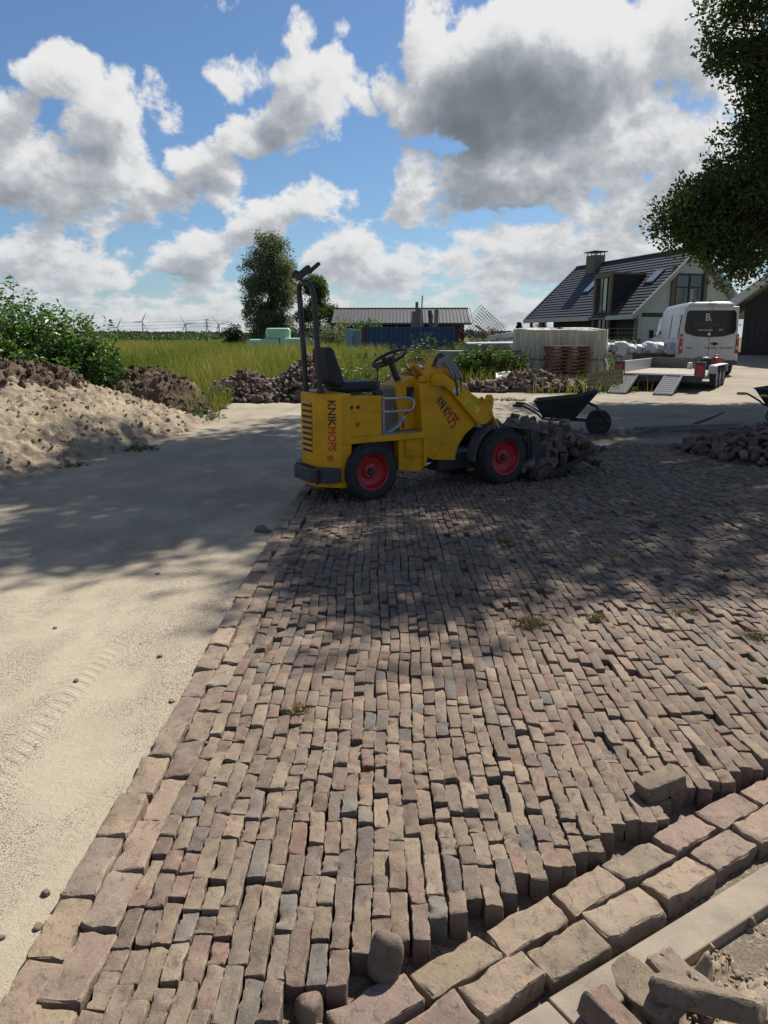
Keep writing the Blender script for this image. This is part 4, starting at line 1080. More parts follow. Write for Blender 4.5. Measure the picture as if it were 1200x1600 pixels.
# grey-leaved willow, the leafy tree behind it and the dark round bush beyond the meadow
g_ = np.random.default_rng(31)
wl = []
for i in range(34):
    h = g_.random() ** .9
    w = (1 - abs(h - .42) ** 1.6 * 1.7) * 2.5
    a = g_.uniform(0, 6.28); r = w * g_.random() ** .5
    wl.append((-11.6 + .35 * h + math.cos(a) * r * .9, 80 + math.sin(a) * r, 2.0 + h * 9.3, .75 + .3 * (1 - h), .9, 1.05))
wl += [(-14.0, 79.6, 8.7, .55, .6, .9), (-13.7, 79.6, 7.2, .6, .6, .8), (-13.6, 79.4, 4.0, .7, .7, .8), (-12.2, 80, 11.2, .5, .6, .8), (-11.0, 80, 11.0, .45, .6, .8), (-9.9, 79.8, 5.2, .8, .8, 1.0), (-9.7, 79.8, 7.2, .6, .7, 1.1), (-12.8, 79.8, 9.6, .6, .6, .7)]
lobed_tree('willow_tree', 'tall grey green willow standing beyond the meadow behind the green wrapped bales', (-11.5, 80, .45), (-11.3, 80, 8.5), .35, wl, 'willow_leaf', .30, .095, 50, .62, 24, 32, droop=.5, up=.1, hollow=.2)
gl = []
for i in range(22):
    h = g_.random(); w = (1 - h ** 1.5) * 2.0 + .3; a = g_.uniform(0, 6.28); r = w * g_.random() ** .5
    gl.append((-7.3 + math.cos(a) * r, 84 + math.sin(a) * r, 1.4 + h * 5.9, .8, .9, .8))
gl += [(-5.7, 83.5, 4.3, .8, .8, .7), (-5.1, 83.5, 3.4, .7, .7, .6), (-7.7, 84, 8.0, .4, .5, .7)]
lobed_tree('leafy_tree', 'bright green leafy tree growing behind the willow next to the long shed', (-7.0, 84, .45), (-7.2, 84, 5.5), .25, gl, 'green_leaf', .24, .13, 44, .55, 22, 33, hollow=.25)
lobed_tree('round_bush', 'dark round bush at the foot of the willow on the field side', (-15.8, 81, .45), (-15.8, 81, 1.6), .12, [(-15.9, 81, 1.7, 1.1, 1.1, 1.25), (-15.0, 81, 1.5, .9, 1, 1.0), (-16.4, 81, 1.2, .8, .9, .8)], 'dark_leaf', .2, .11, 40, .4, 30, 34, cat='bush', hollow=.3)
lobed_tree('dark_bush', 'dark green bush filling the gap between the willow and the leafy tree', (-9.0, 78, .45), (-9.0, 78, 1.4), .1, [(-9.3, 78, 1.4, 1.3, .9, 1.0), (-7.4, 78, 1.3, 1.3, .9, .9), (-6.0, 78, 1.1, 1.0, .9, .8)], 'dark_leaf', .2, .1, 40, .4, 26, 35, cat='bush', hollow=.3)

# the two dense bushes behind the sand pile: upright shoots, leaves all along them
def shoot_bush(name, label, base, spots, leaf, L, Wd, seed, per=58, group=None):
    """spots: (x, y, z0, height, lean x, spread, number of shoots)"""
    g = np.random.default_rng(seed)
    root = empty(name, base, 0, label, 'bush', group); B = np.array(base)
    sm = MB(); P, D, T = [], [], []
    for (x, y, z0, h, lean, sp, n) in spots:
        for i in range(n):
            a = g.uniform(0, 6.28); r = sp * g.random() ** .5
            b = np.array([x + math.cos(a) * r, y + math.sin(a) * r, z0]) - B
            hh = h * g.uniform(.62, 1.08) * (1 - .25 * (r / sp) ** 2)
            tip = b + np.array([lean + math.cos(a) * r * .35 + g.normal(0, .1), math.sin(a) * r * .3 + g.normal(0, .1), hh])
            mid = (b + tip) / 2 + np.array([g.normal(0, .06), g.normal(0, .06), 0])
            if i % 2 == 0: sm.tube([b, mid, tip], [.012, .008, .003], 4, cap=False)
            t = 1 - g.random(per) ** 1.15 * .93
            c = ((1 - t) ** 2)[:, None] * b + (2 * t * (1 - t))[:, None] * mid + (t ** 2)[:, None] * tip
            d = sphere_dirs(per, g) * np.array([1, 1, .45]) + np.array([0, 0, .12])
            P.append(c + d * g.uniform(0, .16, (per, 1)) * (1.15 - t)[:, None] * 2.0); D.append(d)
            T.append(np.clip(g.normal(.38, .2, per) + .28 * (t > .9), 0, 1))
    sm.build('shoots', MT['stem'], root, smooth=0)
    P = np.concatenate(P); D = np.concatenate(D); T = np.concatenate(T)
    leaf_obj('foliage', P, D, L * g.uniform(.6, 1.2, len(P)), Wd * g.uniform(.7, 1.2, len(P)), g, MT[leaf], root, T, fold=.2, droop=.22)
    return root
shoot_bush('dense_bush', 'tall dense green bush behind the dark soil on top of the sand pile', (-8.4, 16.5, .2), [(-8.9, 16.4, .15, 2.75, .1, .9, 90), (-8.1, 16.1, .15, 2.55, .1, .75, 90), (-7.4, 16.0, .15, 2.15, .1, .6, 70), (-10, 16.8, .15, 2.9, 0, 1.0, 70), (-8.1, 15.3, .2, 1.6, .05, .6, 60)], 'bush_leaf', .14, .056, 41)
shoot_bush('dense_bush', 'lower rounded green bush where the sand pile slopes down to the meadow', (-6.5, 16.2, .2), [(-6.85, 16.0, .12, 2.1, .1, .55, 80), (-6.4, 16.1, .12, 1.95, .15, .5, 70), (-6.15, 15.9, .12, 1.45, .2, .4, 60), (-6.9, 15.3, .2, 1.2, .1, .5, 60), (-7.3, 15.6, .2, 1.6, 0, .4, 40)], 'bush_leaf', .135, .052, 42)

# ------------------------------------------------------------------ grass of the meadow
def blades(P, H, Wb, lean, rng):
    """bent blades of two quads and a tip"""
    n = len(P)
    a = rng.uniform(0, 2 * np.pi, n); s = np.stack([np.cos(a), np.sin(a), 0 * a], 1) * (Wb / 2)[:, None]
    b = rng.uniform(0, 2 * np.pi, n); l = np.stack([np.cos(b), np.sin(b), 0 * b], 1) * (H * lean * rng.random(n))[:, None]
    z = np.array([0, 0, 1.0])
    m1 = P + z * (H * .5)[:, None] + l * .28; tip = P + z * (H * .97)[:, None] + l
    V = np.stack([P - s, P + s, m1 + s * .75, m1 - s * .75, tip], 1).reshape(-1, 3)
    i = np.arange(n)[:, None] * 5
    F = np.concatenate([i + np.array([[0, 1, 2]]), i + np.array([[0, 2, 3]]), i + np.array([[3, 2, 4]])], 0)
    return V, F
def grass_obj(name, P, H, Wb, lean, rng, m, tint, kind='stuff'):
    V, F = blades(P, H, Wb, lean, rng)
    return tag(link(name, mesh_np(name, V, F, np.repeat(np.clip(tint, 0, 1), 5), smooth=False), MT[m]), kind=kind)
gr = np.random.default_rng(51)
n = 150000
Y = 15.5 * np.exp(gr.random(n) * math.log(150 / 15.5)); X = (gr.random(n) * 1.02 - .60) * Y
mk = grass_mask(X, Y)
ok = (gr.random(n) < mk) & (X < 6.5 + .12 * Y) & ~((X > -3) & (X < 4.5) & (Y > 41.5) & (Y < 46)) & ~((X > -8) & (Y > 72))
ok &= ~((X > .2) & (Y < 30) & (gr.random(n) < .55))
ok &= ~((X > 1.8) & (X < 7.2) & (Y > 22.6) & (Y < 26))
X, Y = X[ok], Y[ok]; n = len(X)
Z = ground_z(X, Y)
pt = fbm(X * .22, Y * .09, 91, 4)
H = (.52 + .65 * pt) * gr.uniform(.6, 1.15, n) * (.62 + .38 * sstep(Y, 17, 26)) * np.where(X > .2, .75, 1)
tint = .16 + 1.15 * (pt - .25) * .9 + gr.normal(0, .17, n)
grass_obj('meadow_grass', np.stack([X, Y, Z - .02], 1), H, np.clip(.00065 * Y, .008, .07) * gr.uniform(.7, 1.5, n), .55, gr, 'grass', tint)
# maize standing in the field beyond
n = 26000
X = gr.uniform(-95, -13, n); Y = gr.uniform(150, 190, n)
P, D = np.stack([X, Y, .45 + gr.random(n) * 1.6], 1), sphere_dirs(n, gr) * np.array([1, 1, .6]) + np.array([0, 0, .55])
o = leaf_obj('maize_field', P, D, .9, .16, gr, MT['maize'], None); tag(o, kind='stuff')
# woods along the horizon
n = 24000
X = gr.uniform(-520, 330, n); Y = gr.uniform(820, 900, n)
hh = 3.2 + 6.5 * fbm(X * .02, Y * 0, 95, 4) ** 1.5
P = np.stack([X, Y, gr.random(n) ** .7 * hh], 1)
o = leaf_obj('far_woods', P, sphere_dirs(n, gr), 2.6, 2.2, gr, leaf_mat('far_leaf', [(.035, .055, .05), (.05, .07, .062), (.06, .085, .07)], trans=.1), None); tag(o, kind='stuff')

# ------------------------------------------------------------------ tall weeds on the yard edge
def weed_clump(name, label, loc, rx, ry, h, n, seed, leaf='weed_leaf', L=.09, Wd=.03, per=26, group='tall weeds along the yard', cat='weeds', flower=0):
    g = np.random.default_rng(seed)
    root = empty(name, loc, 0, label, cat, group)
    sm = MB(); P, D, T = [], [], []
    for i in range(n):
        a = g.uniform(0, 6.28); r = g.random() ** .5
        b = np.array([math.cos(a) * r * rx, math.sin(a) * r * ry, -.05]); hh = h * g.uniform(.5, 1.05) * (1 - .35 * r * r)
        tip = b + np.array([g.normal(0, .09) * h, g.normal(0, .09) * h, hh])
        sm.tube([b, (b + tip) / 2 + g.normal(0, .015, 3), tip], [.007, .005, .002], 3, cap=False)
        t = g.random(per) ** .8
        c = b + (tip - b) * t[:, None]
        d = sphere_dirs(per, g) * np.array([1, 1, .4]) + np.array([0, 0, .25])
        P.append(c); D.append(d); T.append(np.clip(g.normal(.4, .22, per) + .2 * (t > .85), 0, 1))
    sm.build('stalks', MT['stem'], root, smooth=0)
    P, D, T = np.concatenate(P), np.concatenate(D), np.concatenate(T)
    leaf_obj('foliage', P, D, L * g.uniform(.6, 1.25, len(P)), Wd * g.uniform(.7, 1.2, len(P)), g, MT[leaf], root, T, fold=.2, droop=.15)
    return root
wc = [('leafy weeds seen behind the loader between its seat and steering wheel', (-.5, 18.7), .9, .6, 1.0, 70),
      ('tall pale weeds in front of the blue container near the shed end', (1.3, 24.5), .5, .5, 1.65, 34),
      ('dense dark green weeds growing against the concrete blocks beside the tarpaulin', (3.2, 23.2), 1.15, .65, 1.15, 420),
      ('weeds below the middle of the blue container', (.6, 26), 1.1, .7, 1.2, 80),
      ('pale weeds at the concrete block end next to the loader arm', (1.1, 22.0), .6, .5, .85, 46),
      ('rough weeds behind the grey pipes', (4.6, 29), 1.9, .8, 1.35, 120),
      ('weeds between the container and the pipes', (2.9, 29.5), 1.2, .8, 1.3, 90),
      ('thin weeds around the grey pallets by the container', (-.9, 27), .9, .7, 1.0, 60),
      ('weeds in the gap between tarpaulin and white bags', (7.15, 24.4), .5, .5, .8, 50),
      ('low weeds under the tarpaulin corner near the trailer', (6.6, 22.5), .5, .4, .45, 50)]
for i, (lb, (x, y), rx, ry, h, k_) in enumerate(wc):
    weed_clump('tall_weeds', lb, (x, y, float(ground_z(x, y))), rx, ry, h, k_, 200 + i, 'weed_leaf' if i != 2 else 'green_leaf', L=.11 if i != 2 else .125, Wd=.032 if i != 2 else .045, per=26 if i != 2 else 40)
for i, (lb, (x, y), rx, ry, h, k_) in enumerate([
      ('low green weeds running down the foot of the dark soil heap', (-4.0, 15.2), .55, .8, .34, 60),
      ('small green weeds at the sand pile corner beside the track', (-3.35, 14.4), .35, .4, .22, 34),
      ('low weeds at the front foot of the sand pile', (-3.75, 10.9), .45, .25, .14, 40),
      ('small weed patch on the near foot of the sand pile', (-4.15, 9.7), .35, .2, .10, 24),
      ('thin green weeds on the yard in front of the brick heap and pallets', (2.9, 17.9), .55, .25, .10, 46),
      ('grassy weeds beside the leaning pallet on the yard edge', (6.1, 20.4), .7, .5, .28, 80)]):
    weed_clump('low_weeds', lb, (x, y, float(ground_z(x, y))), rx, ry, h, k_, 240 + i, 'weed_leaf', L=.07, Wd=.022, per=14, group='low weeds on sand and yard')
# withered tufts between the paving bricks
for i, (x, y, s_, lb) in enumerate([(.84, 4.07, 1.25, 'largest withered weed tuft on the paving, half in the tree shade'), (1.24, 4.14, .65, 'small brown tuft just beyond the largest weed tuft'), (1.78, 4.22, .8, 'brown moss tuft on sunlit bricks close to the paving edge on the house side'),
        (.97, 5.82, .8, 'dry tuft on shaded bricks in front of the loader'), (-.37, 3.03, .5, 'tiny green tuft in a sunlit joint near the large edging bricks'), (2.03, 3.86, .6, 'flat dry tuft at the sunlit border of the paving on the house side'),
        (1.05, 4.9, .5, 'thin dry tuft in the dappled light amid the paving'), (1.75, 5.4, .6, 'brown tuft in the deep shade of the paving'), (2.35, 6.4, .6, 'faint tuft in deep shade towards the brick heap'), (1.95, 3.35, .6, 'low brown tuft on sunlit bricks above the dislodged brick')]):
    g = np.random.default_rng(300 + i)
    root = empty('weed_tuft', (x, y, .0), 0, lb, 'weed tuft', 'weed tufts between the paving bricks')
    n = int(190 * s_)
    P = np.stack([g.normal(0, .045 * s_, n), g.normal(0, .035 * s_, n), g.uniform(-.02, .01, n)], 1)
    V, F = blades(P, g.uniform(.02, .06, n) * s_ ** .5, np.full(n, .004), 1.6, g)
    link('dry_blades', mesh_np('dry_blades', V, F, np.repeat(np.clip(g.normal(.45, .3, n), 0, 1), 5), smooth=False), MT['dry'], root)
    m2 = int(60 * s_)
    leaf_obj('tuft_leaves', np.stack([g.normal(0, .035 * s_, m2), g.normal(0, .03 * s_, m2), g.uniform(0, .025, m2)], 1), sphere_dirs(m2, g) + np.array([0, 0, .5]), .022, .012, g, MT['dry'], root)

# ------------------------------------------------------------------ garden plants beyond the yard
for i, (x, y, h, lb) in enumerate([(12.6, 62, 2.9, 'tallest slender conifer in the garden left of the house eave'), (14.6, 64, 2.7, 'slender conifer nearest the house eave in the garden'), (10.6, 61, 2.3, 'bushier conifer in the garden next to the wire mesh')]):
    g = np.random.default_rng(400 + i)
    root = empty('conifer', (x, y, .45), 0, lb, 'conifer', 'conifers in the garden')
    MB().tube([(0, 0, 0), (0, 0, h * .5), (0, 0, h)], [.06, .04, .01], 6).build('trunk', MT['bark'], root)
    P, D = [], []
    for k_ in range(34):
        t = (k_ / 34) ** .85; z = .25 + t * (h - .3); L_ = (1 - t) * h * .23 + .06
        for j in range(7):
            a = g.uniform(0, 6.28); m_ = 9
            s_ = np.linspace(.15, 1, m_)[:, None]
            P.append(np.array([0, 0, z]) + s_ * np.array([math.cos(a) * L_, math.sin(a) * L_, L_ * g.uniform(-.1, .35)]) + g.normal(0, .02, (m_, 3)))
            D.append(np.tile([math.cos(a), math.sin(a), .3], (m_, 1)) + g.normal(0, .5, (m_, 3)))
    P, D = np.concatenate(P), np.concatenate(D)
    leaf_obj('needles', P, D, .17, .05, g, MT['conifer'], root)
for i, (x, y, z, r, lf, nm, lb) in enumerate([(8.0, 58, 1.5, 1.0, 'red_leaf', 'copper_shrub', 'copper leaved shrub in front of the standing wire mesh'), (11.0, 57, 1.55, 1.05, 'red_leaf', 'copper_shrub', 'copper leaved shrub between wire mesh and conifers'), (14.2, 55, 1.35, .75, 'red_leaf', 'copper_shrub', 'low reddish shrub under the house eave'),
        (6.6, 58, 1.2, .8, 'dark_leaf', 'green_shrub', 'dark shrub beside the brick end of the long shed'), (12.7, 57, 1.1, .8, 'dark_leaf', 'green_shrub', 'dark shrub at the foot of the slender conifers'), (-3.0, 52, 1.9, 1.2, 'willow_leaf', 'green_shrub', 'feathery green shrub rising behind the blue container'), (-1.2, 53, 2.3, 1.0, 'green_leaf', 'green_shrub', 'taller green shrub showing above the middle of the blue container'), (-4.6, 50, 1.3, 1.0, 'dark_leaf', 'green_shrub', 'green bush left of the blue container end')]):
    lobed_tree(nm, lb, (x, y, .45), (x, y, z * .9), .05, [(x, y, z, r, r, r * .75), (x - r * .5, y, z * .7, r * .8, r * .7, r * .6), (x + r * .5, y, z * .7, r * .8, r * .7, r * .6)], lf, .15, .07, 34, .3, 26, 420 + i, cat='shrub', hollow=.2, group='shrubs in the gardens')
hd = np.random.default_rng(61); n = 9000
hx = hd.uniform(0, 1, n); P = np.stack([5.5 + hx * 10, 44 + 3 * hx + hd.normal(0, .3, n), .45 + hd.random(n) * 1.0], 1)
hedge = leaf_obj('garden_hedge', P, sphere_dirs(n, hd), .15, .08, hd, MT['weed_leaf'], None); tag(hedge, 'low trimmed green hedge between the grey pipes and the conifers', 'hedge')
# ------------------------------------------------------------------ the small yellow articulated loader
def make_wheel(parent, name, c, side, r=.285, w=.215, rim_r=.165):
    """side -1: outer face towards -y"""
    t = empty(name, c); t.parent = parent
    h = w / 2
    prof = [(rim_r, -h * .80), (rim_r + .012, -h * .93), (r * .80, -h), (r * .93, -h * .93), (r * .985, -h * .72), (r, -h * .3), (r, h * .3), (r * .985, h * .72), (r * .93, h * .93), (r * .80, h), (rim_r + .012, h * .93), (rim_r, h * .8)]
    mb = MB().lathe(prof, n=56, close=True)
    # turf tread blocks round the shoulder and across the crown
    nb = 44
    for k in range(nb):
        a = 2 * math.pi * k / nb
        for j, yy in enumerate((-.80, -.42, 0, .42, .80)):
            aa = a + (.5 if j % 2 else 0) * 2 * math.pi / nb
            rr = r * (1.004 if abs(yy) < .7 else .975)
            M = Matrix.Rotation(aa, 4, 'Y') @ Matrix.Translation((0, yy * h, rr))
            x_, y_, z_ = .0125, h * .17, .007
            vs = [(-x_, -y_, -z_), (x_, -y_, -z_), (x_, y_, -z_), (-x_, y_, -z_), (-x_ * .8, -y_ * .9, z_), (x_ * .8, -y_ * .9, z_), (x_ * .8, y_ * .9, z_), (-x_ * .8, y_ * .9, z_)]
            mb.add(vs, [(4, 5, 6, 7), (0, 1, 5, 4), (1, 2, 6, 5), (2, 3, 7, 6), (3, 0, 4, 7)], M)
    mb.build('tyre', MT['rubber'], t)
    s = side
    rp = [(rim_r + .008, s * h * .84), (rim_r + .006, s * h * .90), (rim_r - .006, s * h * .86), (rim_r - .014, s * h * .5), (rim_r - .030, s * h * .32), (.085, s * h * .22), (.078, s * h * .36), (.062, s * h * .40), (.0, s * h * .40)]
    ri = [(rim_r + .004, -s * h * .8), (rim_r - .02, -s * h * .5), (rim_r - .03, 0), (0, 0)]
    mr = MB().lathe(rp, n=40).lathe(ri, n=24)
    rim = mr.build('rim', MT['rim_red'], t, smooth=30)
    mh = MB().lathe([(.034, s * h * .36), (.034, s * h * .62), (.026, s * h * .68), (0, s * h * .68)], n=16)
    mh.build('hub', MT['black_steel'], rim)
    for k in range(5):
        a = 2 * math.pi * k / 5 + .3
        p = (math.cos(a) * .053, s * h * .40, math.sin(a) * .053)
        MB().cyl(p, (p[0], s * h * .52, p[2]), .0085, 6).build('wheel_nut', MT['grey_metal'], rim)
    return t

LTH = R(31)
loader = empty('compact_loader', (-.36, 7.86, 0.0), LTH, 'yellow compact wheel loader with roll bar, red rims and a bucket full of bricks', 'loader')
LD = loader
# --- rear body
fp = [(-.315, -.42), (-.515, -.22), (-.515, .07), (-.30, .40), (-.20, .42), (-.20, -.42)]
body = MB().prism(fp, .14, 1.065, 'z').build('engine_cover', MT['yellow'], LD, bev=.012)
for i in range(9):
    z = .97 - i * .056
    MB().box((-.519, -.075, z), (.012, .22, .026), (0, R(28), 0)).build('louvre', MT['yellow'], body)
    MB().b2(-.5165, -.5185, -.185, .035, z - .037, z - .016).build('louvre_slot', MT['black_print'], body)
MB().b2(-.508, -.33, -.2, .06, 1.062, 1.072).build('cover_top', MT['yellow'], body, bev=.003)
MB().b2(-.5, -.34, -.16, .04, 1.0722, 1.076).build('air_grille', MT['black_steel'], body)
# lettering down the chamfered corner: its plane runs from (-.515,-.22) to (-.315,-.42)
q = math.sqrt(.5)
nrm = Vector((-q, -q, 0)); right = Vector((q, -q, 0)); up = Vector((0, 0, 1))
def plane_M(origin, xd, yd):
    zd = xd.cross(yd)
    return Matrix(((xd.x, yd.x, zd.x, origin[0]), (xd.y, yd.y, zd.y, origin[1]), (xd.z, yd.z, zd.z, origin[2]), (0, 0, 0, 1)))
mid = Vector((-.415, -.32, 0)) + nrm * .0012
o1 = mid + right * .005 + Vector((0, 0, 1.01))
text('lettering', 'KNIK', .118, MT['black_print'], body, plane_M(o1, -up, right), sx=.92, bold=.0022)
text('lettering', 'MOPS', .118, MT['red_print'], body, plane_M(o1 - up * .258, -up, right), sx=.80, bold=.0022)
text('lettering', '90', .085, MT['red_print'], body, plane_M(mid - right * .012 + up * .405, right, up), sx=.85, bold=.0015)
# --- counterweight bumper
bp = [(-.33, -.44), (-.465, -.44), (-.61, -.30), (-.61, .06), (-.46, .34), (-.33, .42)]
cw = MB().prism(bp, .205, .345, 'z').build('rear_bumper', MT['dark_grey'], LD, bev=.012)
ip = [(-.53, -.39), (-.655, -.25), (-.655, .25), (-.53, .39)]
for i in range(5):
    yb = -.27 + i * .08
    MB().box((-.555, yb, .349), (.07, .025, .012), (0, 0, R(18))).build('tread_bar', MT['black_steel'], cw)
for yy in (-.40, -.35):
    MB().box((-.535 + (yy + .40) * -.9, -.372 + (yy + .40) * -.9 + .006, .275), (.016, .03, .138), (0, 0, R(-44))).build('rubber_strip', MT['rubber'], cw)
# --- engine box beside the seat
box = MB().b2(-.26, .155, -.405, .405, .62, 1.035).build('engine_box', MT['yellow'], LD, bev=.010)
MB().b2(-.30, -.286, -.424, -.40, .60, 1.04).build('corner_seam', MT['yellow'], box)
door = MB().b2(-.285, .140, -.412, -.400, .645, .865).build('side_door', MT['yellow'], box, bev=.004)
MB().b2(-.285, .140, -.409, -.400, .878, 1.03).build('upper_panel', MT['yellow'], box, bev=.004)
for i in range(5):
    MB().b2(-.03, .07, -.4165, -.411, .745 + i * .018, .753 + i * .018).build('vent_slit', MT['yellow'], door)
MB().cyl((-.13, -.411, .765), (-.13, -.416, .765), .022, 12).build('logo_sticker', MT['black_print'], door)
MB().cyl((-.135, -.4155, .767), (-.125, -.418, .767), .013, 10).build('logo_patch', MT['yellow_decal'], door)
for xx in (-.20, -.125):
    MB().cyl((xx, -.408, .932), (xx, -.420, .932), .017, 12).build('panel_knob', MT['black_print'], box)
MB().b2(.158, .185, -.41, -.37, .64, 1.02).build('grey_post', MT['grey_metal'], box, bev=.004)
# --- chassis rail, skirt and floor
ch = MB().b2(-.32, .69, -.43, -.36, .575, .635).b2(-.32, .69, .36, .43, .575, .635).b2(-.30, .69, -.36, .36, .585, .625).build('chassis_rail', MT['yellow'], LD, bev=.006)
MB().b2(.16, .68, -.35, .35, .626, .634).build('floor_plate', MT['galv'], ch)
sk = MB().prism([(.36, .574), (.36, .26), (.62, .22), (.69, .28), (.69, .574)], -.395, .395, 'y').build('skirt', MT['yellow'], LD, bev=.006)
MB().b2(.43, .435, -.428, -.394, .40, .574).b2(.43, .66, -.428, -.394, .395, .402).b2(.655, .69, -.428, -.394, .28, .574).build('step_frame', MT['yellow'], sk, bev=.003)
MB().b2(-.30, .36, -.30, .30, .16, .574).build('underbody', MT['black_steel'], LD)
MB().cyl((0, -.4, .285), (0, .4, .285), .045, 12).build('rear_axle', MT['black_steel'], LD)
# --- seat
seat = MB().b2(-.18, .24, -.20, .20, 1.055, 1.165).build('seat', MT['vinyl'], LD, bev=.04, segs=4)
MB().prism([(-.17, 1.10), (-.30, 1.16), (-.345, 1.40), (-.335, 1.48), (-.30, 1.515), (-.25, 1.49), (-.17, 1.28), (-.12, 1.13)], -.16, .16, 'y').build('backrest', MT['vinyl'], LD, bev=.035, segs=4)
for dx in (.10, .17):
    MB().cyl((dx, -.31, 1.03), (dx + .01, -.31, 1.17), .007, 8).build('lever', MT['black_steel'], LD)
js = MB().b2(.10, .19, -.37, -.28, 1.03, 1.085).build('joystick_box', MT['black_steel'], LD, bev=.01)
MB().tube([(.145, -.325, 1.085), (.15, -.325, 1.28)], .008, 8).tube([(.15, -.325, 1.27), (.15, -.325, 1.325)], [.015, .02], 10).build('joystick', MT['black_steel'], js)
MB().b2(.0, .08, -.35, -.27, 1.036, 1.055).build('plug', MT['timber'], LD)
# --- roll bar
pts = lambda s: smooth_path([(-.425, s * .16 - .025, 1.05), (-.44, s * .16 - .025, 1.45), (-.465, s * .16 - .025, 1.92), (-.478, s * .15 - .025, 2.02), (-.488, s * .12 - .025, 2.085), (-.49, s * .06 - .025, 2.11), (-.49, -.025, 2.115)], 5)
rb = MB().tube(pts(-1), .028, 12).tube(pts(1), .028, 12).build('roll_bar', MT['black_steel'], LD)
for s_ in (-1, 1): MB().b2(-.455, -.395, s_ * .175 - .06, s_ * .175 + .01, 1.062, 1.12).build('roll_bar_foot', MT['black_steel'], rb, bev=.006)
MB().b2(-.54, -.47, -.05, .05, 2.135, 2.15).cyl((-.505, 0, 2.10), (-.505, 0, 2.155), .016, 8).build('lamp_bracket', MT['grey_metal'], rb)
wl = MB().box((-.505, -.03, 2.20), (.17, .11, .065), (0, R(-38), R(-12))).build('work_lamp', MT['black_steel'], rb, bev=.012)
MB().box((-.40, -.055, 2.25), (.14, .07, .035), (0, R(-40), R(-12))).build('lamp_hood', MT['black_steel'], wl, bev=.008)
MB().cyl((-.565, .02, 2.155), (-.545, .02, 2.22), .045, 14, .03).build('beacon', MT['black_steel'], rb)
MB().tube(smooth_path([(-.55, .02, 2.18), (-.60, .03, 2.17), (-.585, .06, 2.12), (-.50, .10, 2.09)]), .005, 6).build('lamp_cable', MT['hose'], rb)
# --- steering console, column and wheel
co = MB().prism([(.515, .636), (.455, 1.105), (.70, 1.20), (.80, 1.12), (.805, 1.0), (.755, .92), (.83, .76), (.88, .636)], -.16, .16, 'y').build('console', MT['yellow'], LD, bev=.008)
MB().add([(.507, -.155, .64), (.447, -.155, 1.095), (.447, .155, 1.095), (.507, .155, .64)], [(0, 1, 2, 3)]).build('console_plate', MT['galv'], co)
for i in range(5):
    yy = -.12 + i * .06
    MB().add([(.503, yy - .01, .66), (.444, yy - .01, 1.07), (.444, yy + .01, 1.07), (.503, yy + .01, .66)], [(0, 1, 2, 3)]).build('plate_rib', MT['grey_metal'], co)
MB().b2(.60, .68, -.168, -.16, .99, 1.09).cyl((.63, -.165, 1.08), (.65, -.175, 1.0), .018, 8).build('ignition', MT['black_steel'], co)
MB().tube(smooth_path([(.64, -.175, .99), (.68, -.19, .93), (.62, -.18, .84), (.56, -.17, .78), (.56, -.17, .66)]), .006, 6).build('cable', MT['hose'], co)
MB().cyl((.70, -.17, .96), (.70, -.185, .96), .035, 14).cyl((.66, -.17, 1.02), (.69, -.18, .95), .012, 8).build('key_switch', MT['grey_metal'], co)
sw = empty('steering_wheel', (.485, 0, 1.385)); sw.parent = LD; sw.rotation_euler = (0, R(-27), 0)
MB().lathe([(.19 + .015 * math.cos(a), .015 * math.sin(a)) for a in np.linspace(0, 2 * math.pi, 10)[:-1]], axis='z', n=36, close=True).build('wheel_ring', MT['vinyl'], sw)
for k in range(3):
    a = 2 * math.pi * k / 3 + .5
    MB().tube([(0, 0, -.03), (math.cos(a) * .185, math.sin(a) * .185, 0)], [.018, .010], 8).build('wheel_spoke', MT['vinyl'], sw)
MB().lathe([(.0, .012), (.045, .008), (.055, -.02), (.04, -.06), (.0, -.06)], axis='z', n=16).build('wheel_hub', MT['vinyl'], sw)
MB().lathe([(0, .075), (.022, .07), (.026, .03), (.014, 0)], c=(-.13, -.135, .01), axis='z', n=12).build('spinner_knob', MT['vinyl'], sw)
MB().tube([(.50, 0, 1.34), (.60, 0, 1.13)], [.03, .036], 12).build('steering_column', MT['black_steel'], LD)
# --- handrail and pedals
MB().tube(smooth_path([(.17, -.415, 1.0), (.42, -.415, 1.0), (.50, -.415, .985), (.53, -.415, .935), (.50, -.415, .885), (.44, -.415, .872), (.17, -.415, .868)], 4), .012, 8).build('grab_rail', MT['galv'], LD)
for yy in (-.24, -.20):
    MB().tube([(.33, yy, .636), (.46, yy, .70), (.53, yy, .80)], .012, 6).build('pedal', MT['galv'], LD)
# --- joint between the frames
MB().b2(.69, .80, -.07, .07, .25, .90).cyl((.76, 0, .2), (.76, 0, 1.0), .05, 12).build('articulation_joint', MT['black_steel'], LD, bev=.01)
MB().tube(smooth_path([(.62, -.2, .3), (.76, -.26, .26), (.95, -.2, .3)]), .016, 8).build('steering_cylinder', MT['chrome'], LD)
for k in range(3):
    MB().tube(smooth_path([(.64, -.1 - .05 * k, .5), (.75, -.16 - .05 * k, .36 + .06 * k), (.9, -.1 - .05 * k, .55)]), .013, 6).build('hose', MT['hose'], LD)
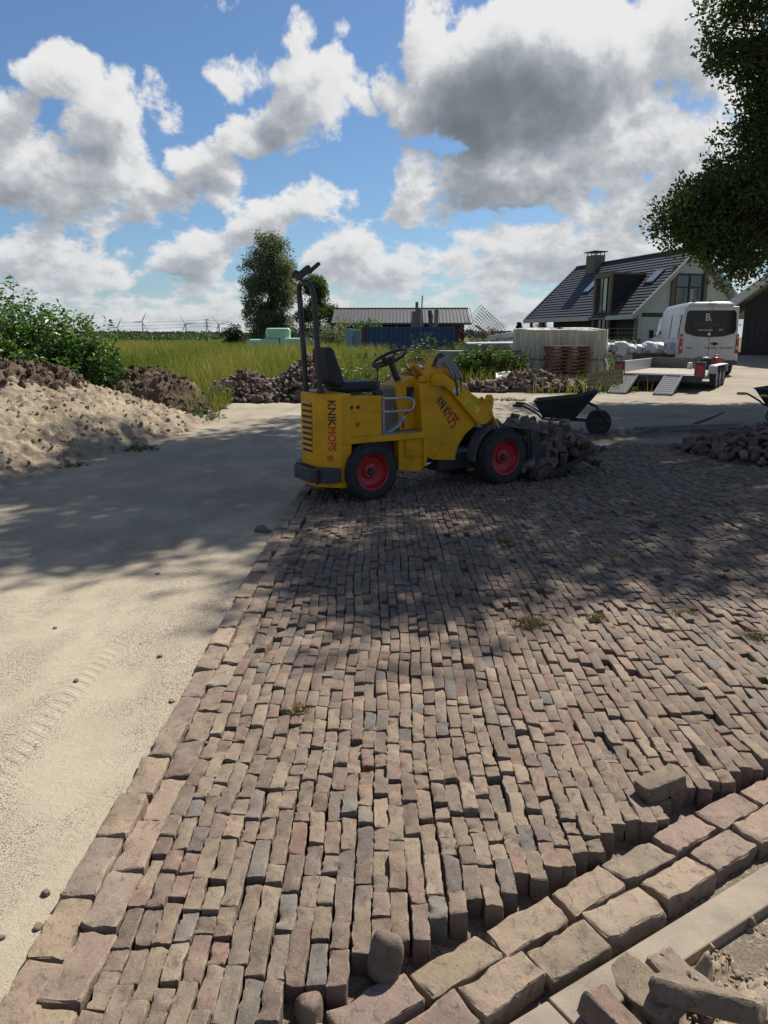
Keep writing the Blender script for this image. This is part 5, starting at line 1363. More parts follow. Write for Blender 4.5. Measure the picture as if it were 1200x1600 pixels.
# --- front frame
ff = [(.73, .36), (.675, 1.125), (.79, 1.13), (.86, 1.19), (1.50, .80), (1.52, .70), (1.40, .64), (1.28, .56), (1.19, .44), (1.15, .30), (.83, .325)]
fr = MB().prism(ff, -.30, -.10, 'y').build('front_frame', MT['yellow'], LD, bev=.010)
MB().prism([(.83, .32), (1.15, .29), (1.02, .50)], -.315, -.297, 'y').build('gusset', MT['yellow'], fr, bev=.004)
MB().b2(.95, 1.55, -.26, .26, .17, .36).build('front_underbody', MT['black_steel'], LD, bev=.02)
MB().cyl((1.68, -.4, .285), (1.68, .4, .285), .05, 12).build('front_axle', MT['black_steel'], LD)
# --- lifting arm with its pivots
for s_ in (-1, 1):
    y0, y1 = (-.352, -.308) if s_ < 0 else (.308, .352)
    ap = [(.815, 1.105), (.79, 1.17), (.845, 1.23), (.93, 1.235), (1.50, .90), (1.545, .985), (1.60, .985), (1.625, .90), (1.60, .74), (1.53, .665), (1.42, .665), (1.04, 1.035), (.94, 1.10)]
    arm = MB().prism(ap, y0, y1, 'y').build('lift_arm', MT['yellow'], LD, bev=.006)
    for (xx, zz, rr) in ((.865, 1.155, .05), (1.575, .93, .035), (1.585, .78, .026)):
        e = y0 - .012 if s_ < 0 else y1 + .012
        MB().cyl((xx, y0 if s_ < 0 else y1, zz), (xx, e, zz), rr, 16).cyl((xx, e, zz), (xx, e + s_ * .012, zz), rr * .45, 8).build('pivot_pin', MT['yellow'], arm)
for y0, y1 in ((-.295, -.17),): MB().prism([(.77, 1.12), (.805, 1.30), (.86, 1.385), (.93, 1.385), (.98, 1.33), (.97, 1.20), (.90, 1.12)], y0, y1, 'y').build('tower_plate', MT['yellow'], LD, bev=.008)
MB().cyl((.90, -.32, 1.33), (.90, -.12, 1.33), .03, 12).build('cross_pin', MT['yellow'], LD)
MB().b2(.70, .78, -.28, -.22, 1.14, 1.20).build('lug', MT['yellow'], LD, bev=.012)
for s_ in (-1, 1):
    cyl_ = MB().cyl((.93, s_ * .25, 1.30), (1.30, s_ * .25, 1.01), .040, 14).cyl((1.29, s_ * .25, 1.018), (1.33, s_ * .25, .987), .046, 14).build('lift_cylinder', MT['yellow'], LD)
    MB().cyl((1.33, s_ * .25, .987), (1.56, s_ * .25, .81), .018, 10).build('piston_rod', MT['chrome'], cyl_)
    tilt = MB().cyl((1.56, s_ * .2, .94), (1.80, s_ * .2, .62), .026, 12).build('tilt_cylinder', MT['yellow'], LD)
    MB().cyl((1.78, s_ * .2, .64), (1.95, s_ * .2, .42), .016, 10).build('piston_rod', MT['chrome'], tilt)
MB().b2(1.50, 1.64, -.3, .3, .68, .80).build('arm_crosstube', MT['yellow'], LD, bev=.02)
hs = [((.83, -.31, 1.30), (.87, -.32, 1.40), (.96, -.33, 1.385), (1.05, -.34, 1.27), (1.10, -.36, 1.12), (1.12, -.36, .99)),
      ((.86, -.29, 1.33), (.91, -.30, 1.425), (1.02, -.31, 1.37), (1.12, -.32, 1.25), (1.18, -.33, 1.15), (1.16, -.35, 1.03))]
for i, p in enumerate(hs):
    MB().tube(smooth_path(p, 6), .012, 8).build('hydraulic_hose', MT['hose'], LD)
for i in range(3):
    d = .036 * i
    MB().tube(smooth_path([(.88 + d, -.325, 1.29 + d), (.92 + d, -.33, 1.375 + .3 * d), (1.02 + d, -.335, 1.29 + .2 * d), (1.09 + d, -.34, 1.165 + .4 * d)], 6), .020, 10).build('hydraulic_hose', MT['hose_grey'], LD)
MB().cyl((1.12, -.30, 1.17), (1.20, -.16, 1.19), .03, 10).build('hose_clamp', MT['dark_grey'], LD)
# lettering along the arm, the K small and the S large
dn = Vector((.70, 0, -.714)).normalized(); un = Vector((.714, 0, .70)).normalized()
fy = -.3535
for i, chx in enumerate('KNIKMOPS'):
    sz = .130 + i * .0125
    c_ = Vector((.925 + .218 * i / 7 - .006 * (i > 1), -.3022, .945 - .262 * i / 7))
    text('lettering', chx, sz, MT['black_print'] if i < 4 else MT['red_print'], fr, plane_M(c_ - un * (sz * .30) - dn * (.020 + .0015 * i), dn, un), extrude=.0012, sx={'I': .55, 'M': .42}.get(chx, .48), bold=.0020)
ad = Vector((.862, 0, -.506)); au = Vector((.506, 0, .862))
def sticker(name, c, w, h, m, par):
    M = plane_M(c, ad, au)
    return MB().add([(-w / 2, -h / 2, 0), (w / 2, -h / 2, 0), (w / 2, h / 2, 0), (-w / 2, h / 2, 0), (-w / 2, -h / 2, .0015), (w / 2, -h / 2, .0015), (w / 2, h / 2, .0015), (-w / 2, h / 2, .0015)], [(4, 5, 6, 7), (0, 1, 5, 4), (1, 2, 6, 5), (2, 3, 7, 6), (3, 0, 4, 7)], M).build(name, m, par)
sticker('white_sticker', (1.115, -.3525, 1.045), .085, .062, MT['white_sticker'], LD)
ys_ = sticker('warning_sticker', (1.325, -.3525, .875), .22, .062, MT['yellow_decal'], LD)
for i in range(3):
    M = plane_M(Vector((1.325, -.3545, .875)) + au * (.012 - i * .017) - ad * .09, ad, au)
    text('small_print', ['VOORZICHTIG', 'HEFARMEN BEWEGEN', 'AFSTAND HOUDEN'][i], .016, MT['black_print'], ys_, M, extrude=.0003)
# --- fenders
for s_ in (-1, 1):
    arc = [(1.68 + .385 * math.cos(R(a)), .30 + .385 * math.sin(R(a))) for a in range(104, 190, 8)]
    arc2 = [(1.68 + .345 * math.cos(R(a)), .30 + .345 * math.sin(R(a))) for a in range(104, 190, 8)][::-1]
    MB().prism(arc + arc2, s_ * .30, s_ * .44, 'y').build('fender', MT['dark_grey'], LD, bev=.006)
# --- wheels
for (xx, yy, s_) in ((0, -.395, -1), (0, .395, 1), (1.68, -.395, -1), (1.68, .395, 1)):
    if xx: make_wheel(LD, 'wheel', (xx, yy * 1.08, .305), s_, r=.303, rim_r=.188)
    else: make_wheel(LD, 'wheel', (xx, yy, .288), s_, rim_r=.176)
# --- bucket
bk = MB().prism([(2.04, .10), (1.97, .60), (2.00, .61), (2.02, .56), (2.08, .12), (2.20, .035), (3.22, .315), (3.24, .30), (2.21, -.005), (2.05, .03)], -.53, .53, 'y').build('bucket', MT['black_steel'], LD, bev=.005)
for s_ in (-1, 1):
    y0, y1 = (-.55, -.532) if s_ < 0 else (.532, .55)
    MB().prism([(2.00, .60), (2.05, .615), (2.11, .585), (2.26, .06), (2.22, -.012), (2.12, .0), (2.06, .12)], y0, y1, 'y').build('bucket_side', MT['black_steel'], bk, bev=.004)
    MB().cyl((2.21, s_ * .52, .03), (3.23, s_ * .52, .318), .014, 8).cyl((2.35, s_ * .52, .02), (3.26, s_ * .52, .285), .012, 8).build('edge_bar', MT['black_steel'], bk)
MB().b2(3.20, 3.27, -.53, .53, .292, .318).build('cutting_edge', MT['grey_metal'], bk, bev=.003)
MB().b2(1.74, 1.93, -.34, .34, .30, .58).build('quick_hitch', MT['black_steel'], LD, bev=.01)

# ------------------------------------------------------------------ heaps of reclaimed bricks
PILE_V = [brick_mesh('reclaimed_brick', .205, .098, .052, 900 + i, r=.008, rough=2.0) for i in range(14)]
PILE_A = [brick_arrays(.205, .098, .052, 930 + i, r=.009, fine=False, rough=2.0) for i in range(10)]
def brick_heap(name, label, group, loc, rz, hfun, ext, n, seed, nmax=300, size=1.0, tidy=0.0, parent_core=True, core_m='dark_soil'):
    """bricks thrown on a heap of height hfun(x, y) inside |x| < ext[0], |y| < ext[1]"""
    g = np.random.default_rng(seed)
    root = empty(name, loc, rz, label, 'brick pile', group)
    if parent_core:
        xs = np.linspace(-ext[0] * .9, ext[0] * .9, 40); ys = np.linspace(-ext[1] * .9, ext[1] * .9, 24)
        X, Y = np.meshgrid(xs, ys); Z = hfun(X, Y) * .80 - .07 + .03 * (fbm(X * 6, Y * 6, seed, 3) - .5)
        ii = (np.arange(23)[:, None] * 40 + np.arange(39)[None, :]).ravel()
        link('broken_brick_core', mesh_np('broken_brick_core', np.stack([X, Y, Z], -1).reshape(-1, 3), np.stack([ii, ii + 1, ii + 41, ii + 40], 1)), MT[core_m], root)
    it = []
    tries = 0
    while len(it) < n and tries < n * 30:
        tries += 1
        a, b = g.uniform(-ext[0], ext[0]), g.uniform(-ext[1], ext[1])
        h = float(hfun(a, b))
        if h < .02: continue
        z = h - g.uniform(0, .05 if parent_core else .26) + .01
        tl = g.normal(0, .5, 2) * (1 - tidy)
        if g.random() < .15: tl = tl + np.array([math.pi / 2, 0])
        it.append((a, b, z + .02, tl[0], tl[1], g.uniform(0, math.pi * 2), size * g.uniform(.8, 1.15), g.choice([1, 1, .95, .8, .55])))
    c, s_ = math.cos(rz), math.sin(rz)
    it.sort(key=lambda q: (loc[0] + q[0] * c - q[1] * s_) ** 2 + (loc[1] + q[0] * s_ + q[1] * c) ** 2 - 2.5 * q[2])
    for q in it[:nmax]:
        link('brick', PILE_V[int(g.integers(len(PILE_V)))], MT['pile'], root, q[:3], (q[3], q[4], q[5]), (q[6], q[6] * q[7], q[6]))
    Vs, Fs, Ts, base = [], [], [], 0
    for q in it[nmax:]:
        Va, Fa, _e = PILE_A[int(g.integers(len(PILE_A)))]
        v = (Va * np.array([q[6], q[6] * q[7], q[6]])) @ np.array(Euler((q[3], q[4], q[5])).to_matrix()).T + np.array(q[:3])
        Vs.append(v); Fs.append(Fa + base); base += len(v); Ts.append(np.full(len(v), g.random()))
    if Vs: tag(link('brick_mass', mesh_np('brick_mass', np.concatenate(Vs), np.concatenate(Fs), np.concatenate(Ts), True, 50), MT['pile_a'], root), kind='stuff')
    return root
def bump2(x, y, cx, cy, rx, ry, h, p=1.0):
    d = np.clip(1 - np.sqrt(((np.asarray(x) - cx) / rx) ** 2 + ((np.asarray(y) - cy) / ry) ** 2), 0, 1)
    return h * d ** p
# load in the bucket: bricks lie on its floor and slope towards the cutting edge
cL, sL = math.cos(LTH), math.sin(LTH)
bx, by = -.36 + 2.52 * cL, 7.86 + 2.52 * sL
def load_h(x, y):
    floor = .06 + (np.asarray(x) + 2.52 - 2.21) * .275
    top = .575 - .06 * np.clip((np.asarray(x) + .25) / .75, 0, 1)
    edge = 1 - sstep(np.abs(y), .34, .60) * .6
    return np.where((np.abs(y) < .55) & (np.asarray(x) < .64), np.maximum(floor + .03, floor + (top - floor) * edge * (1 - sstep(x, .36, .74))), 0)
brick_heap('brick_load', 'heap of loose bricks lying in the bucket of the yellow loader', 'heaps of reclaimed bricks', (bx, by, 0), LTH, load_h, (.60, .55), 330, 21, size=.98, parent_core=False)
# ------------------------------------------------------------------ sand pile and soil heaps beside the track
def heap(name, label, x0, x1, y0, y1, fun, m, step, cat, below=.12, seed=1):
    xs = np.arange(x0, x1 + step / 2, step); ys = np.arange(y0, y1 + step / 2, step)
    X, Y = np.meshgrid(xs, ys); Z = fun(X, Y)
    o = link(name, mesh_np(name, np.stack([X - x0, Y - y0, Z], -1).reshape(-1, 3), np.stack([(a := (np.arange(len(ys) - 1)[:, None] * len(xs) + np.arange(len(xs) - 1)[None, :]).ravel()), a + 1, a + len(xs) + 1, a + len(xs)], 1)), MT[m], loc=(x0, y0, 0))
    return tag(o, label, cat)
def front_line(y):                      # foot of the sand pile along the track: x as a function of y
    return np.interp(y, [7.0, 8.36, 9.6, 10.87, 12.3, 13.7, 14.3], [-4.75, -4.38, -4.12, -3.72, -3.35, -3.1, -3.6])
def sand_h(x, y):
    d = (front_line(y) - x)             # metres in from the foot
    k = np.clip(d / 2.3, 0, 1)
    h = 1.06 * (k * (1.55 - .55 * k)) * (.80 + .25 * fbm(x * .5, y * .5, 101, 3))
    h = h * sstep(y, 7.2, 9.6) * (1 - sstep(y, 13.9, 15.6) * .95) * np.interp(y, [7, 9, 11.5, 12.6, 14.2], [.55, .75, 1.0, .92, .50])
    h = h * (1 - .5 * sstep(-x, 7.5, 10))
    rough = (fbm(x * 3, y * 3, 103, 4) - .5) * .16 + (fbm(x * 9, y * 9, 105, 4) - .5) * .13 + np.clip(fbm(x * 17, y * 17, 106, 2) - .55, 0, 1) * .20 + (fbm(x * 30, y * 30, 107, 2) - .5) * .04
    return np.where(d > -.12, gz(y) - .05 + h + rough * sstep(d, -.05, .4), gz(y) - .2)
HP = [heap('sand_pile', 'big pale heap of loose sand piled beside the track below the green bushes', -10.5, -2.9, 6.8, 16, sand_h, 'sandpile', .035, 'sand pile')]
def soil_h(x, y):
    m = np.clip(1 - ((x + 6.75) / 1.75) ** 2 - ((y - 12.6) / 1.75) ** 2 + (fbm(x * 1.8, y * 1.8, 119, 3) - .5) * .9, 0, 1)
    cl = (fbm(x * 3.2, y * 3.2, 111, 4) - .5) * .30 + (fbm(x * 9, y * 9, 113, 4) - .5) * .22 + (fbm(x * 24, y * 24, 114, 3) - .5) * .10
    return np.where(m > 0, sand_h(x, y) - .05 + .20 * m ** .6 + cl * sstep(m, 0, .3), sand_h(x, y) - .12)
HP += [heap('soil_heap', 'dark brown soil tipped on top of the sand pile below the tall bush', -9.3, -4.4, 10.2, 15.4, soil_h, 'dark_soil', .035, 'soil heap')]
def soil2_h(x, y):
    m = np.clip(1 - ((x + 5.15) / 1.35) ** 2 - ((y - 16.6) / 1.5) ** 2, 0, 1) ** .75 + .35 * np.clip(1 - ((x + 4.1) / .9) ** 2 - ((y - 15.8) / .9) ** 2, 0, 1)
    return gz(y) - .18 + m * .86 + ((fbm(x * 3, y * 3, 115, 4) - .5) * .34 + (fbm(x * 10, y * 10, 117, 4) - .5) * .24 + (fbm(x * 26, y * 26, 118, 3) - .5) * .12) * (m > 0)
HP += [heap('soil_heap', 'smaller dark soil heap between the sand pile and the meadow', -6.7, -3.1, 14.9, 18.2, soil2_h, 'dark_soil', .032, 'soil heap')]

def clods(parent, x0, y0, fun, n, xr, yr, m, seed, smin=.012, smax=.05):
    g = np.random.default_rng(seed)
    X = g.uniform(*xr, n); Y = g.uniform(*yr, n); Z = fun(X, Y); ok = Z > gz(Y) - .02
    Vc, Fc = grid_box([-1, 0, 1], [-1, 0, 1], [-1, 0, 1]); Vc = Vc / np.linalg.norm(Vc, axis=1, keepdims=True)
    Vs, Fs, b = [], [], 0
    for x, y, z in zip(X[ok], Y[ok], Z[ok]):
        r = smin + (smax - smin) * g.random() ** 3
        Vs.append(Vc * g.uniform(.6, 1.3, (len(Vc), 1)) * r * g.uniform(.6, 1.2, (1, 3)) + np.array([x - x0, y - y0, z + r * .35])); Fs.append(Fc + b); b += len(Vc)
    tag(link('clods', mesh_np('clods', np.concatenate(Vs), np.concatenate(Fs), smooth=False), MT[m], parent), kind='stuff')
clods(HP[0], -10.5, 6.8, sand_h, 2600, (-8, -3), (8, 14.5), 'sandpile', 1, .008, .04)
clods(HP[1], -9.3, 10.2, soil_h, 1500, (-8.4, -4.9), (10.9, 13.6), 'dark_soil', 2, .012, .07)
clods(HP[2], -6.7, 14.9, soil2_h, 1000, (-6.4, -3.4), (15, 17), 'dark_soil', 3, .012, .07)

# ------------------------------------------------------------------ brick piles on the yard
G2 = 'heaps of reclaimed bricks'
brick_heap('brick_pile', 'long dark brick heap at the meadow edge behind the loader seat', G2, (-2.5, 18.4, .17), .12,
           lambda x, y: np.maximum(bump2(x, y, -.75, 0, 1.25, 1.05, .62, .75), np.maximum(bump2(x, y, .75, .15, 1.15, 1.2, 1.02, .75), bump2(x, y, -.2, -.1, 1.9, .9, .42, .6))), (1.95, 1.25), 760, 22)
brick_heap('brick_pile', 'low brick heap seen between the loader steering wheel and its arm', G2, (.75, 19.6, .2), 0,
           lambda x, y: bump2(x, y, .1, 0, 1.15, .8, .75, .7), (1.1, .8), 260, 23)
brick_heap('brick_pile', 'sunlit brick heap on the yard in front of the tarpaulin stack', G2, (3.75, 20.6, .24), .02,
           lambda x, y: np.maximum(bump2(x, y, .25, .1, 1.15, .8, .50, .7), np.maximum(bump2(x, y, -.9, -.1, 1.1, .5, .24, .6), bump2(x, y, 1.15, -.05, .65, .6, .27, .6))), (1.9, .8), 360, 24, size=1.15)
brick_heap('brick_pile', 'shaded brick heap lying on the paving at the picture edge near the yellow handled barrow', G2, (5.75, 10.15, .0), .35,
           lambda x, y: np.maximum(bump2(x, y, .1, .1, 1.45, .95, .58, .65), bump2(x, y, -.3, .9, .9, .7, .25, .6)), (1.5, 1.5), 330, 25)

# ------------------------------------------------------------------ loose stones in the foreground
def loose(name, label, cat, me, m, loc, rot, sc, group=None):
    return tag(link(name, me, MT[m], None, loc, rot, sc), label, cat, group)
LB = 'loose bricks lying about'
BIGB = [brick_mesh('loose_brick_worn', .22, .105, .075, 960 + i, r=.010, rough=1.3) for i in range(6)]
loose('loose_brick', 'rough dislodged brick lying across the paving ends beside the double edging row', 'brick', BIGB[0], 'brick', (.985, 2.42, .068), (R(8), R(-6), R(-68)), (.75, .80, .85), LB)
loose('loose_brick', 'thick round ended brick nearest the kerb among the bricks tossed on the soil', 'brick', BIGB[1], 'brick', (.60, 1.475, -.005), (R(10), R(24), R(38)), (.8, 1.15, .9), LB)
loose('loose_brick', 'flat brown brick leaning on the soil right beside the kerb', 'brick', BIGB[2], 'brick', (.665, 1.63, -.03), (R(-14), R(-18), R(28)), (.95, .95, .6), LB)
loose('loose_brick', 'dark slanting brick on top of the bricks tossed on the soil', 'brick', BIGB[3], 'brick', (.80, 1.555, .035), (R(-12), R(34), R(52)), (.95, 1.15, .75), LB)
loose('loose_brick', 'flat earth coloured brick half sunk in the soil behind the dark slanting one', 'brick', BIGB[4], 'edge', (.80, 1.66, -.045), (R(4), R(8), R(35)), (1.0, .9, .8), LB)
loose('loose_brick', 'brick lying at the lower frame edge under the thick round ended brick', 'brick', BIGB[5], 'brick', (.53, 1.40, -.06), (R(5), R(-8), R(70)), (.9, 1.0, .8), LB)
loose('loose_brick', 'dark brick lying alone on the sand close to the paving border in the tree shade', 'brick', BIGB[2], 'brick', (-1.03, 6.30, .0), (R(20), R(10), R(60)), (.75, .55, .9), LB)
def stone_me(name, a, b, c, seed, amp=.12):
    g = np.random.default_rng(seed)
    Vc, Fc = grid_box(list(np.linspace(-1, 1, 9)), list(np.linspace(-1, 1, 9)), list(np.linspace(-1, 1, 9)))
    d = Vc / np.linalg.norm(Vc, axis=1, keepdims=True)
    ph = g.uniform(0, 6, 6)
    r = 1 + amp * (np.sin(3 * d[:, 0] + ph[0]) * np.cos(2.5 * d[:, 1] + ph[1]) + .5 * np.sin(5 * d[:, 2] + ph[2] + 2 * d[:, 0]))
    d = np.sign(d) * np.abs(d) ** .8
    return mesh_np(name, d * r[:, None] * np.array([a, b, c]), Fc, smooth=True)
loose('round_stone', 'dark rounded stone standing upright on the inner edging row near the frame bottom', 'stone', stone_me('round_stone', .042, .037, .072, 3), 'brick', (.005, 1.655, .022), (R(-8), R(10), R(20)), (1, 1, 1))
loose('round_stone', 'small rounded brick end wedged between the paving and the edging row', 'stone', stone_me('wedged_stone', .034, .036, .05, 5), 'brick', (-.185, 1.545, -.03), (R(5), R(-6), R(0)), (1, 1, 1))
for i, (x, y, s_) in enumerate([(-.985, 1.83, .011), (-1.02, 1.96, .012), (-1.07, 1.79, .009), (-1.5, 3.4, .012), (-1.9, 4.1, .010), (-1.18, 3.7, .012), (-1.6, 5.1, .014), (-.98, 3.2, .012)]):
    loose('pebble', ['pebble nearest the frame bottom on the sand by the border', 'dark pebble touching the large border brick shadow', 'square chip lying on the sand close to the border', 'small pebble alone in the middle of the sunlit sand', 'tiny stone on the sunlit sand farther up', 'pebble on the sand an arm length from the border', 'stone just short of the tree shade on the sand', 'chip on the sand against the border'][i], 'pebble', stone_me('pebble', s_, s_ * 1.2, s_ * .7, 20 + i), 'brick', (x, y, float(ground_z(x, y)) + s_ * .4), (0, 0, i), (1, 1, 1), 'pebbles on the sand')
hb = MB().box((0, 0, .075), (.10, .10, .15)).build('marker_block', MT['concrete'], None, bev=.012, loc=(3.78, 12.0, .07), rot=(R(12), R(-16), R(25)))
tag(hb, 'small pale upright block at the far edge of the paving beside the barrow wheel', 'block')
stk = MB().tube(smooth_path([(0, 0, 0), (.35, .12, .10), (.62, .2, .20)]), [.022, .02, .01], 6).build('stick', MT['bark'], None, loc=(5.35, 13.1, .12))
tag(stk, 'dark stick poking out of the soil ridge beyond the paving', 'stick')
plk = MB().b2(0, 1.9, -.04, .04, 0, .05).build('buried_plank', MT['wood_grey'], None, bev=.005, loc=(4.1, 12.35, .12), rot=(0, R(-1), R(10)))
tag(plk, 'straight weathered lath lying along the soil ridge beyond the paving', 'plank')

# ------------------------------------------------------------------ wheelbarrows
def make_barrow(name, label, loc, rz, body_m, tube_m, grip_m, tyre_m='rubber', rim_m='black_steel'):
    """local x runs forward to the wheel; wheel centre at x = .62"""
    t = empty(name, loc, rz, label, 'wheelbarrow', 'wheelbarrows')
    # tray: open tub with a thick rim
    top = [(-.52, -.34, .58), (-.52, .34, .58), (.20, .36, .66), (.60, .27, .76), (.60, -.27, .76), (.20, -.36, .66)]
    bot = [(-.36, -.21, .30), (-.36, .21, .30), (.10, .22, .29), (.22, .17, .31), (.22, -.17, .31), (.10, -.22, .29)]
    mb = MB(); n = 6
    ins = lambda P, k: [(p[0] * k, p[1] * k, p[2] + .012) for p in P]
    V_ = top + bot + [(p[0] * .965, p[1] * .955, p[2]) for p in top] + ins(bot, .93)
    F_ = [tuple(n + i for i in range(n)), tuple(3 * n + i for i in range(n))[::-1]]
    for i in range(n):
        j = (i + 1) % n
        F_ += [(i, j, n + j, n + i), (2 * n + j, 2 * n + i, 3 * n + i, 3 * n + j), (j, i, 2 * n + i, 2 * n + j)]
    tray = mb.add(V_, F_).build('tray', MT[body_m], t, bev=.02, segs=3)
    MB().tube([Vector(p) for p in top] + [Vector(top[0])], .014, 8).build('rim', MT[body_m], tray)
    for s_ in (-1, 1):
        MB().tube(smooth_path([(-.86, s_ * .29, .50), (-.70, s_ * .29, .49), (-.45, s_ * .26, .36), (-.32, s_ * .22, .28), (.20, s_ * .15, .265), (.62, s_ * .11, .245), (.82, s_ * .10, .245)], 4), .017, 8).build('handle_tube', MT[tube_m], t)
        MB().cyl((-.90, s_ * .29, .50), (-.74, s_ * .29, .492), .024, 10).build('grip', MT[grip_m], t)
        MB().tube(smooth_path([(-.22, s_ * .21, .27), (-.27, s_ * .24, .13), (-.27, s_ * .24, .03), (-.20, s_ * .24, .01), (-.10, s_ * .23, .05), (-.02, s_ * .2, .27)], 4), .015, 8).build('leg', MT[tube_m], t)
        MB().tube([(.80, s_ * .10, .25), (.55, s_ * .16, .50), (.38, s_ * .18, .56)], .014, 8).build('front_brace', MT[tube_m], t)
    MB().cyl((.82, -.12, .245), (.82, .12, .245), .016, 8).build('tip_bar', MT[tube_m], t)
    w = empty('wheel', (.62, 0, .225)); w.parent = t; w.scale = (1.13, 1, 1.13)
    MB().lathe([(.11, -.035), (.15, -.046), (.185, -.036), (.20, -.012), (.20, .012), (.185, .036), (.15, .046), (.11, .035)], n=36, close=True).build('tyre', MT[tyre_m], w)
    MB().lathe([(.112, -.03), (.08, -.012), (.03, -.02), (.0, -.02)], n=24).lathe([(0, .02), (.03, .02), (.08, .012), (.112, .03)], n=24).cyl((0, -.12, 0), (0, .12, 0), .012, 8).build('rim', MT[rim_m], w)
    return t
make_barrow('wheelbarrow', 'black wheelbarrow parked behind the loader bucket', (2.88, 12.15, .07), R(-15), 'black_steel', 'black_steel', 'rubber').scale = (.88, .88, .94)
MT['yellow_grip'] = mat('yellow_grip', [(.55, .36, .02), (.45, .28, .02)], rough=.5)
MT['blue_tray'] = mat('blue_black_tray', [(.02, .025, .04), (.03, .035, .05)], rough=.45)
make_barrow('wheelbarrow', 'dark wheelbarrow with yellow grips reaching into the picture from its edge', (7.28, 13.6, .12), R(14), 'blue_tray', 'black_steel', 'yellow_grip')

# ------------------------------------------------------------------ trailer with ramps
MT['lamp_red'] = mat('red_lamp_glass', [(.35, .012, .02), (.25, .01, .015)], rough=.25, bump=0, spec=.6)
MT['lamp_white'] = mat('clear_lamp_glass', [(.6, .5, .48), (.5, .4, .4)], rough=.2, bump=0, spec=.6)
MT['deck'] = mat('trailer_deck', [(.34, .29, .23), (.27, .23, .19), (.42, .36, .28)], rough=.85, scale=6)
MT['alu'] = mat('ramp_aluminium', [(.115, .122, .135), (.095, .10, .11), (.14, .147, .155)], rough=.75, metal=0.0, spec=.15, scale=14, bump=.1)
# local x to the right, y forward, origin on the ground below the left rear corner
TR = empty('flatbed_trailer', (6.36, 20.95, .24), R(-31), 'low galvanised flatbed trailer with two ramps let down behind the white van', 'trailer')
WT, LT_ = 2.2, 4.2
fr_ = MB().b2(0, WT, 0, LT_, .34, .40).build('deck_frame', MT['galv'], TR, bev=.01)
for i in range(9):
    MB().b2(.06, WT - .06, .03 + i * .46, .03 + i * .46 + .45, .401, .418).build('plank', MT['deck'], TR)
MB().b2(0, .05, .12, LT_ - .1, .42, .72).build('sideboard', MT['galv'], TR, bev=.008)
MB().b2(.05, WT - .05, LT_ - .1, LT_ - .05, .42, .74).build('headboard', MT['wood_grey'], TR, bev=.006)
MB().b2(WT - .05, WT, 2.3, LT_ - .1, .42, .60).build('sideboard', MT['galv'], TR, bev=.008)
MB().b2(0, WT, -.06, .0, .22, .39).build('rear_beam', MT['dark_grey'], TR, bev=.008)
for xx in (-.02, WT - .18):
    lp = MB().b2(xx - .02, xx + .24, -.12, -.02, .34, .74).build('lamp_post', MT['dark_grey'], TR, bev=.012)
    MB().b2(xx + .02, xx + .20, -.145, -.12, .37, .66).build('tail_lamp', MT['lamp_red'], lp, bev=.008)
    MB().tube(smooth_path([(xx + .02, -.07, .72), (xx - .02, -.08, .82), (xx + .10, -.08, .86), (xx + .16, -.07, .76)]), .016, 6).build('lashing_hook', MT['black_steel'], lp)
for xx in (.12, 1.25):
    rp_ = empty('ramp', (xx, -.05, .36)); rp_.parent = TR; rp_.rotation_euler = (R(17.5), 0, 0)
    MB().b2(0, .045, -1.32, 0, -.05, .02).build('ramp_rail', MT['alu'], rp_); MB().b2(.42, .465, -1.32, 0, -.05, .02).build('ramp_rail', MT['alu'], rp_)
    MB().b2(.045, .42, -1.30, -.01, -.035, .004).build('ramp_plate', MT['alu'], rp_)
    for k in range(9):
        MB().b2(.05, .415, -1.26 + k * .145, -1.235 + k * .145, .004, .010).build('ramp_rung', MT['alu'], rp_)
def road_wheel(parent, c, r, w, side, rim='galv'):
    t = empty('wheel', c); t.parent = parent; t.rotation_euler = (0, 0, R(90))
    h = w / 2
    MB().lathe([(r * .62, -h * .8), (r * .70, -h), (r * .93, -h * .94), (r, -h * .66), (r, h * .66), (r * .93, h * .94), (r * .70, h), (r * .62, h * .8)], n=32, close=True).build('tyre', MT['rubber'], t)
    s = -side
    MB().lathe([(r * .63, s * h * .75), (r * .55, s * h * .5), (r * .3, s * h * .55), (r * .24, s * h * .8), (0, s * h * .82)], n=24).lathe([(0, 0), (r * .62, 0)], n=20).build('rim', MT[rim], t)
    return t
for s_, xx in ((-1, -.09), (1, WT + .09)):
    for k in range(3):
        road_wheel(TR, (xx, 1.35 + k * .66, .29), .29, .17, s_)
    MB().b2(xx - .11, xx + .11, .98, 3.05, .60, .625).b2(xx - .11, xx + .11, .94, .975, .40, .60).b2(xx - .11, xx + .11, 3.055, 3.09, .40, .60).build('mudguard', MT['galv'], TR, bev=.008)
MB().prism([(.6, LT_), (1.6, LT_), (1.14, LT_ + 1.35), (1.06, LT_ + 1.35)], .30, .38, 'z').build('drawbar', MT['galv'], TR, bev=.006)
def on_trailer(x, y, z=.42):
    p = TR.matrix_local if False else Matrix.Translation(TR.location) @ Euler(TR.rotation_euler).to_matrix().to_4x4()
    return tuple(p @ Vector((x, y, z)))
bq = empty('bucket', on_trailer(1.75, 3.35), 0, 'black builders bucket standing on the front of the flatbed trailer', 'bucket')
MB().lathe([(0, 0), (.13, 0), (.165, .30), (.175, .30), (.172, .315), (.155, .31), (.125, .02), (0, .02)], axis='z', n=24).build('tub', MT['rubber'], bq)
MB().tube([(.17 * math.cos(a), .02, .30 + .10 * math.sin(a) * .6) for a in np.linspace(0, math.pi, 9)], .006, 6).build('handle', MT['galv'], bq)
cq = empty('red_can', on_trailer(2.0, 3.7), .4, 'red fuel can behind the black bucket on the trailer', 'fuel can')
